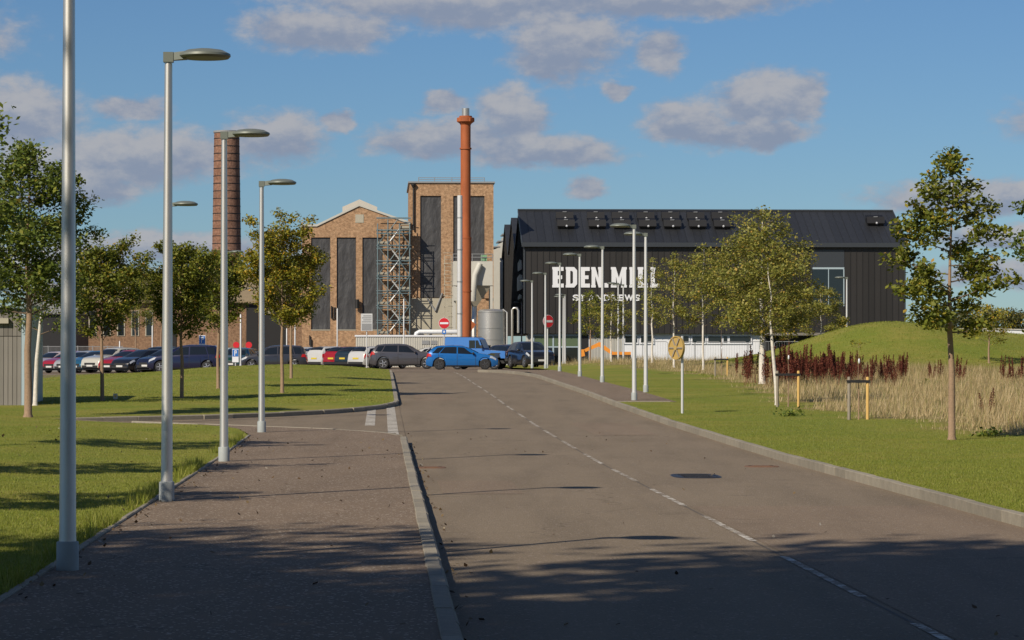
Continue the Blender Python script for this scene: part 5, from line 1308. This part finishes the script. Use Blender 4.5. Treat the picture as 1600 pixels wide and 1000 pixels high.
def wheel_mesh(r, dark):
    k = (r, dark)
    if k not in WM:
        ty = MB().lathe([(r*.66, -.09), (r*.90, -.105), (r*.98, -.085), (r, -.04), (r, .04), (r*.98, .085), (r*.90, .105), (r*.66, .09)], axis='Y', n=24).mesh('tyre', MAT['rubber'], 50)
        rm = MB().lathe([(0, .075), (r*.15, .09), (r*.16, .06), (r*.60, .045), (r*.64, .095), (r*.67, .095), (r*.67, -.08), (0, -.08)], axis='Y', n=24)
        for q in range(5):
            a = q * 2 * math.pi / 5; c, s = math.cos(a), math.sin(a); w = r * .09
            vs = [(r*.1, .06, -w), (r*.62, .06, -w*.8), (r*.62, .06, w*.8), (r*.1, .06, w), (r*.1, .10, -w), (r*.62, .092, -w*.8), (r*.62, .092, w*.8), (r*.1, .10, w)]
            rm.add([(x*c - z*s, y, x*s + z*c) for x, y, z in vs], [(0,1,2,3),(7,6,5,4),(0,4,5,1),(1,5,6,2),(2,6,7,3),(3,7,4,0)])
        WM[k] = (ty, rm.mesh('rim', MAT['rimdark' if dark else 'rim'], 40))
    return WM[k]
PAINT = {}
def paint(col, rough=.28):
    if col not in PAINT: PAINT[col] = paint_mat('car paint %.2f %.2f %.2f' % col, col, rough)
    return PAINT[col]
def car(kind, label, loc, deg, col, dark=False, scale=1.0, darkroof=None):
    c = CARS[kind]; L, W, r, b0 = c['L'], c['W'], c['r'], c['base']
    tx = [p[0] for p in c['top']]; tz = [p[1] for p in c['top']]; bx = [p[0] for p in c['belt']]; bz = [p[1] for p in c['belt']]
    wx = (-c['wb'] / 2 - .02, c['wb'] / 2 + .06 - .0); Ra = r + .055
    def ring(x):
        zt = float(np.interp(x, tx, tz)); zb = min(float(np.interp(x, bx, bz)), zt - .035)
        e = abs(x) / (L / 2); w = W / 2 * (1 - .05 * e ** 2 - .13 * max(0, (e - .72) / .28) ** 2.2)
        g = min(1, max(0, (zt - zb - .05) / .35)); rh = w * (.93 - .20 * g)
        zs = b0 + .10 * max(0, (e - .85) / .15)
        for q in wx:
            d = abs(x - q)
            if d < Ra: zs = max(zs, r + math.sqrt(Ra * Ra - d * d))
        zm = max(.52, zs + .05); z3 = max(zb - .10, zm + .03); zb = max(zb, z3 + .02)
        zt2 = max(zt, zb + .02)
        return [(w * .955, zs), (w * .99, min(zs + .09, zm - .01)), (w, zm), (w * .992, z3), (w * .962, zb), (rh, zt2 - (.018 + .05 * g)), (rh * .86, zt2 - .012 * (1 + g)), (rh * .45, zt2 - .002), (0, zt2)]
    t = thing('car', label, 'car', loc, R(deg), 'cars in the car park')
    xs = sorted(set([round(v, 3) for v in list(np.linspace(-L/2, L/2, 58)) + [q + Ra * math.cos(a) for q in wx for a in np.linspace(0, math.pi, 13)]]))
    mb = MB(); n = 9; vs = []
    for x in xs:
        rg = ring(x)
        vs += [(x, y, z) for y, z in rg] + [(x, -y, z) for y, z in rg[:-1][::-1]]
    m = 2 * n - 1; fs = []
    for i in range(len(xs) - 1):
        for k in range(m - 1): fs.append((i*m+k, i*m+k+1, (i+1)*m+k+1, (i+1)*m+k))
    fs.append(tuple(range(m))); fs.append(tuple((len(xs)-1)*m + k for k in range(m))[::-1])
    mb.add(vs, fs); mb.build('body', paint(col), t, 42)
    MB().box(-L/2 + .12, L/2 - .12, -W/2 * .82, W/2 * .82, b0 - .02, b0 + .32).build('underbody', MAT['trim'], t)
    def patch(name, mat, fn, nu=8, nv=4, par=None):
        p = MB(); p.add([fn(i / nu, j / nv) for i in range(nu + 1) for j in range(nv + 1)], [(i*(nv+1)+j, (i+1)*(nv+1)+j, (i+1)*(nv+1)+j+1, i*(nv+1)+j+1) for i in range(nu) for j in range(nv)])
        return p.build(name, MAT[mat] if isinstance(mat, str) else mat, par or t, 60)
    lerp = lambda a, b, q: a + (b - a) * q
    def side(s, xa, xb, xc, xd, j0=4, t0=.05, t1=.90):
        def fn(p, q):
            x = lerp(lerp(xa, xb, p), lerp(xc, xd, p), q); rg = ring(x); a, b = rg[j0], rg[j0 + 1]; tt = lerp(t0, t1, q)
            return (x, s * (lerp(a[0], b[0], tt) + .008), lerp(a[1], b[1], tt) + .002)
        return fn
    cw, rF, rR, tl = c['cowl'], c['roofF'], c['roofR'], c['tail']
    mid = lerp(rR, cw, .47)
    for s in (1, -1):
        patch('side_window', 'carglass', side(s, mid + .04, cw - .26, mid + .04, rF + .02))
        patch('side_window', 'carglass', side(s, lerp(tl, mid, .40), mid - .04, lerp(rR, mid, .36), mid - .04))
        patch('quarter_window', 'carglass', side(s, tl + .22, lerp(tl, mid, .36), rR - .02, lerp(rR, mid, .32)))
        patch('headlight', 'clearlight', side(s, L/2 - .48, L/2 - .10, L/2 - .44, L/2 - .10, 3, -.35, .9))
        patch('tail_light', 'redlight', side(s, -L/2 + .03, -L/2 + .34, -L/2 + .05, -L/2 + .28, 3, -.9, .95))
        patch('sill', 'trim', side(s, wx[0] + Ra + .02, wx[1] - Ra - .02, wx[0] + Ra + .02, wx[1] - Ra - .02, 0, .02, .85), 6, 2)
        for gx_ in (mid, cw - .20, lerp(tl, mid, .36)):
            g_ = MB()
            pts_ = [(gx_ + (0 if k_ else 0), s * (p_[0] + .006), p_[1]) for k_, p_ in enumerate(ring(gx_)[:5])]
            g_.add([(x_ - .009, y_, z_) for x_, y_, z_ in pts_] + [(x_ + .009, y_, z_) for x_, y_, z_ in pts_], [(k_, k_ + 1, k_ + 6, k_ + 5) for k_ in range(4)])
            g_.build('door_gap', MAT['trim'], t)
        for hx in (mid + .16, lerp(tl, mid, .45)):
            rg = ring(hx); MB().box(hx - .09, hx + .09, s * (rg[3][0]) - .012, s * (rg[3][0]) + .022, rg[3][1] - .03, rg[3][1] + .0).build('door_handle', paint(col), t)
        rg = ring(cw - .35); y = s * (rg[4][0] + .11)
        MB().lathe([(0, -.11), (.06, -.085), (.075, 0), (.06, .085), (0, .11)], (cw - .34, y, rg[4][1] + .06), 'Y', 8).build('mirror', paint(col) if not dark else MAT['trim'], t, 60)
        for q in wx:
            tw_ = put('wheel', wheel_mesh(r, dark)[0], t, (q, s * (W / 2 - .125), r)); 
            if s < 0: tw_.rotation_euler = (0, 0, math.pi)
            put('rim', wheel_mesh(r, dark)[1], tw_)
    def screen(xa, xb, k):
        def fn(p, q):
            x = lerp(xa, xb, q); rg = ring(x); yy = (p * 2 - 1); hw = lerp(rg[5][0], rg[6][0], .35) * k
            ay = abs(yy * hw); z = float(np.interp(ay, [0, rg[7][0], rg[6][0], rg[5][0]], [rg[8][1], rg[7][1], rg[6][1], rg[5][1]]))
            return (x, yy * hw, z + .012)
        return fn
    patch('windscreen', 'carglass', screen(cw - .06, rF + .10, .97), 8, 5)
    patch('rear_window', 'carglass', screen(tl + .10, rR - .02, .93), 8, 5)
    zf = float(np.interp(L/2, tx, tz))
    MB().box(L/2 - .03, L/2 + .012, -.46, .46, zf - .04, zf + .10).build('grille', MAT['trim'], t)
    MB().box(L/2 - .05, L/2 + .02, -W*.36, W*.36, b0 + .10, b0 + .24).build('bumper', MAT['trim'], t)
    MB().box(-L/2 - .02, -L/2 + .05, -W*.38, W*.38, b0 + .10, b0 + .26).build('bumper', MAT['trim'], t)
    MB().box(L/2 + .013, L/2 + .025, -.26, .26, zf - .14, zf - .03).build('number_plate', MAT['plateW'], t)
    MB().box(-L/2 - .014, -L/2 + .01, -.26, .26, .62, .73).build('number_plate', MAT['plateY'], t)
    t.scale = (scale,) * 3
    return t
def cl(px, Y): return at(px, Y)
WHT, SIL, RED, BLK, NVY, GRY = (.62, .62, .60), (.40, .41, .42), (.36, .012, .018), (.012, .012, .014), (.010, .012, .045), (.075, .072, .08)
car('hatch', 'bright blue hatchback parked side on at the end of the road', cl(722, 171), 0, (.010, .135, .42), True)
car('suv', 'dark grey sport utility car, side on left of the blue hatchback', cl(633, 186), 0, GRY)
car('suv', 'black sport utility car facing the viewer beside the right lamp columns', cl(829, 178), -72, BLK)
car('estate', 'dark navy car half hidden behind the blue van', cl(803, 192), -60, (.012, .022, .045))
car('saloon', 'white car mostly hidden behind the grey sport utility car', cl(684, 205), 4, WHT)
car('hatch', 'white hatchback just left of the grey sport utility car', cl(592, 188.5), 47, WHT)
car('hatch', 'dark teal hatchback just right of the red one', cl(571, 190), 47, (.02, .035, .045))
car('hatch', 'red hatchback among the white cars left of the notice board', cl(553, 191.5), 47, RED)
car('estate', 'white estate car left of the red hatchback', cl(530, 193.5), 47, WHT)
car('saloon', 'white saloon with red tail lights, second left of the red hatchback', cl(508, 195), 50, (.55, .56, .56))
car('hatch', 'white hatchback just right of the dark grey people carrier', cl(487, 197), 47, WHT)
car('mpv', 'dark grey people carrier side on behind the yellowing tree', cl(428, 182), 180, (.035, .035, .042), scale=.96)
car('estate', 'pale silver blue car behind the third lamp column', cl(352, 190), 170, (.42, .47, .48))
car('hatch', 'dark green car low behind the third lamp column', cl(372, 187), -100, (.01, .05, .04))
car('mpv', 'navy people carrier side on right of the second lamp column', cl(290, 172), 180, NVY)
car('suv', 'black tall car behind the navy hatchback', cl(246, 184), -122, BLK)
car('hatch', 'navy hatchback nosing out left of the second lamp column', cl(264, 174), -125, (.012, .014, .035))
car('hatch', 'black hatchback facing the lawn left of the navy one', cl(224, 179), -126, BLK)
car('hatch', 'red hatchback between the cream and black cars', cl(203, 183), -125, RED)
car('suv', 'cream tall car in the left parking row', cl(178, 185.5), -125, (.58, .56, .48))
car('hatch', 'teal blue hatchback in the left parking row', cl(152, 188), -126, (.02, .11, .20))
car('hatch', 'silver hatchback left of the teal one', cl(131, 191), -124, SIL)
car('hatch', 'red hatchback behind the nearest lamp column', cl(112, 193), -126, (.40, .015, .03))
car('hatch', 'pale pink car at the left end of the parked row', cl(86, 195), -126, (.55, .46, .46))

# boxy blue off-road van
x, y, z = at(748, 181)
van = thing('off_road_van', 'boxy sky blue off road van behind the blue hatchback', 'van', (x, y, z), R(-14), None)
VB = paint((.05, .20, .56), .4)
MB().prism([(-2.0, .55), (-1.55, .55), (-1.5, .95), (-.85, .95), (-.75, .55), (.75, .55), (.85, .98), (1.55, .98), (1.65, .70), (1.92, .70), (1.92, 1.14), (.60, 1.22), (.52, 1.25), (-2.0, 1.25)], -.86, .86).build('body', VB, van)
MB().prism([(-2.0, 1.252), (.50, 1.252), (.22, 1.90), (.05, 2.0), (-1.9, 2.02), (-1.98, 1.96)], -.78, .78).build('cab', VB, van)
MB().box(-1.9, .0, -.72, .72, 2.022, 2.05).build('roof_rack', MAT['trim'], van)
for s in (1, -1):
    MB().add([(-.42, s * .788, 1.32), (.36, s * .788, 1.32), (.16, s * .788, 1.82), (-.42, s * .788, 1.82)], [(0,1,2,3)]).build('side_window', MAT['carglass'], van)
    MB().box(-.02, .01, s * .80 - .008, s * .80 + .008, 1.30, 1.84).build('window_bar', VB, van)
    MB().box(.38, .50, s * .98 - .09, s * .98 + .09, 1.30, 1.52).build('mirror', MAT['trim'], van)
    MB().lathe([(0, 1.965), (.10, 1.96), (.11, 1.925)], (0, s * .60, .95), 'X', 14).build('headlight', MAT['clearlight'], van, 50)
    MB().box(.98, 1.60, s * .87 - .04, s * .87 + .04, .985, 1.03).build('wheel_arch', MAT['trim'], van)
    for q in (-1.18, 1.20):
        w_ = put('wheel', wheel_mesh(.38, False)[0], van, (q, s * .76, .38)); w_.rotation_euler = (0, 0, 0 if s > 0 else math.pi); put('rim', wheel_mesh(.38, False)[1], w_)
MB().add([(.515, -.70, 1.34), (.515, .70, 1.34), (.265, .68, 1.86), (.265, -.68, 1.86)], [(0,1,2,3)]).build('windscreen', MAT['carglass'], van)
MB().box(1.922, 1.95, -.42, .42, .78, 1.08).build('grille', MAT['trim'], van)
MB().box(1.90, 2.08, -.84, .84, .52, .68).build('bumper', MAT['trim'], van)
MB().box(1.70, 1.76, -.5, .5, 1.18, 1.20).build('bonnet_vent', MAT['trim'], van)
MB().box(-1.8, 1.8, -.55, .55, .38, .56).build('chassis', MAT['trim'], van)
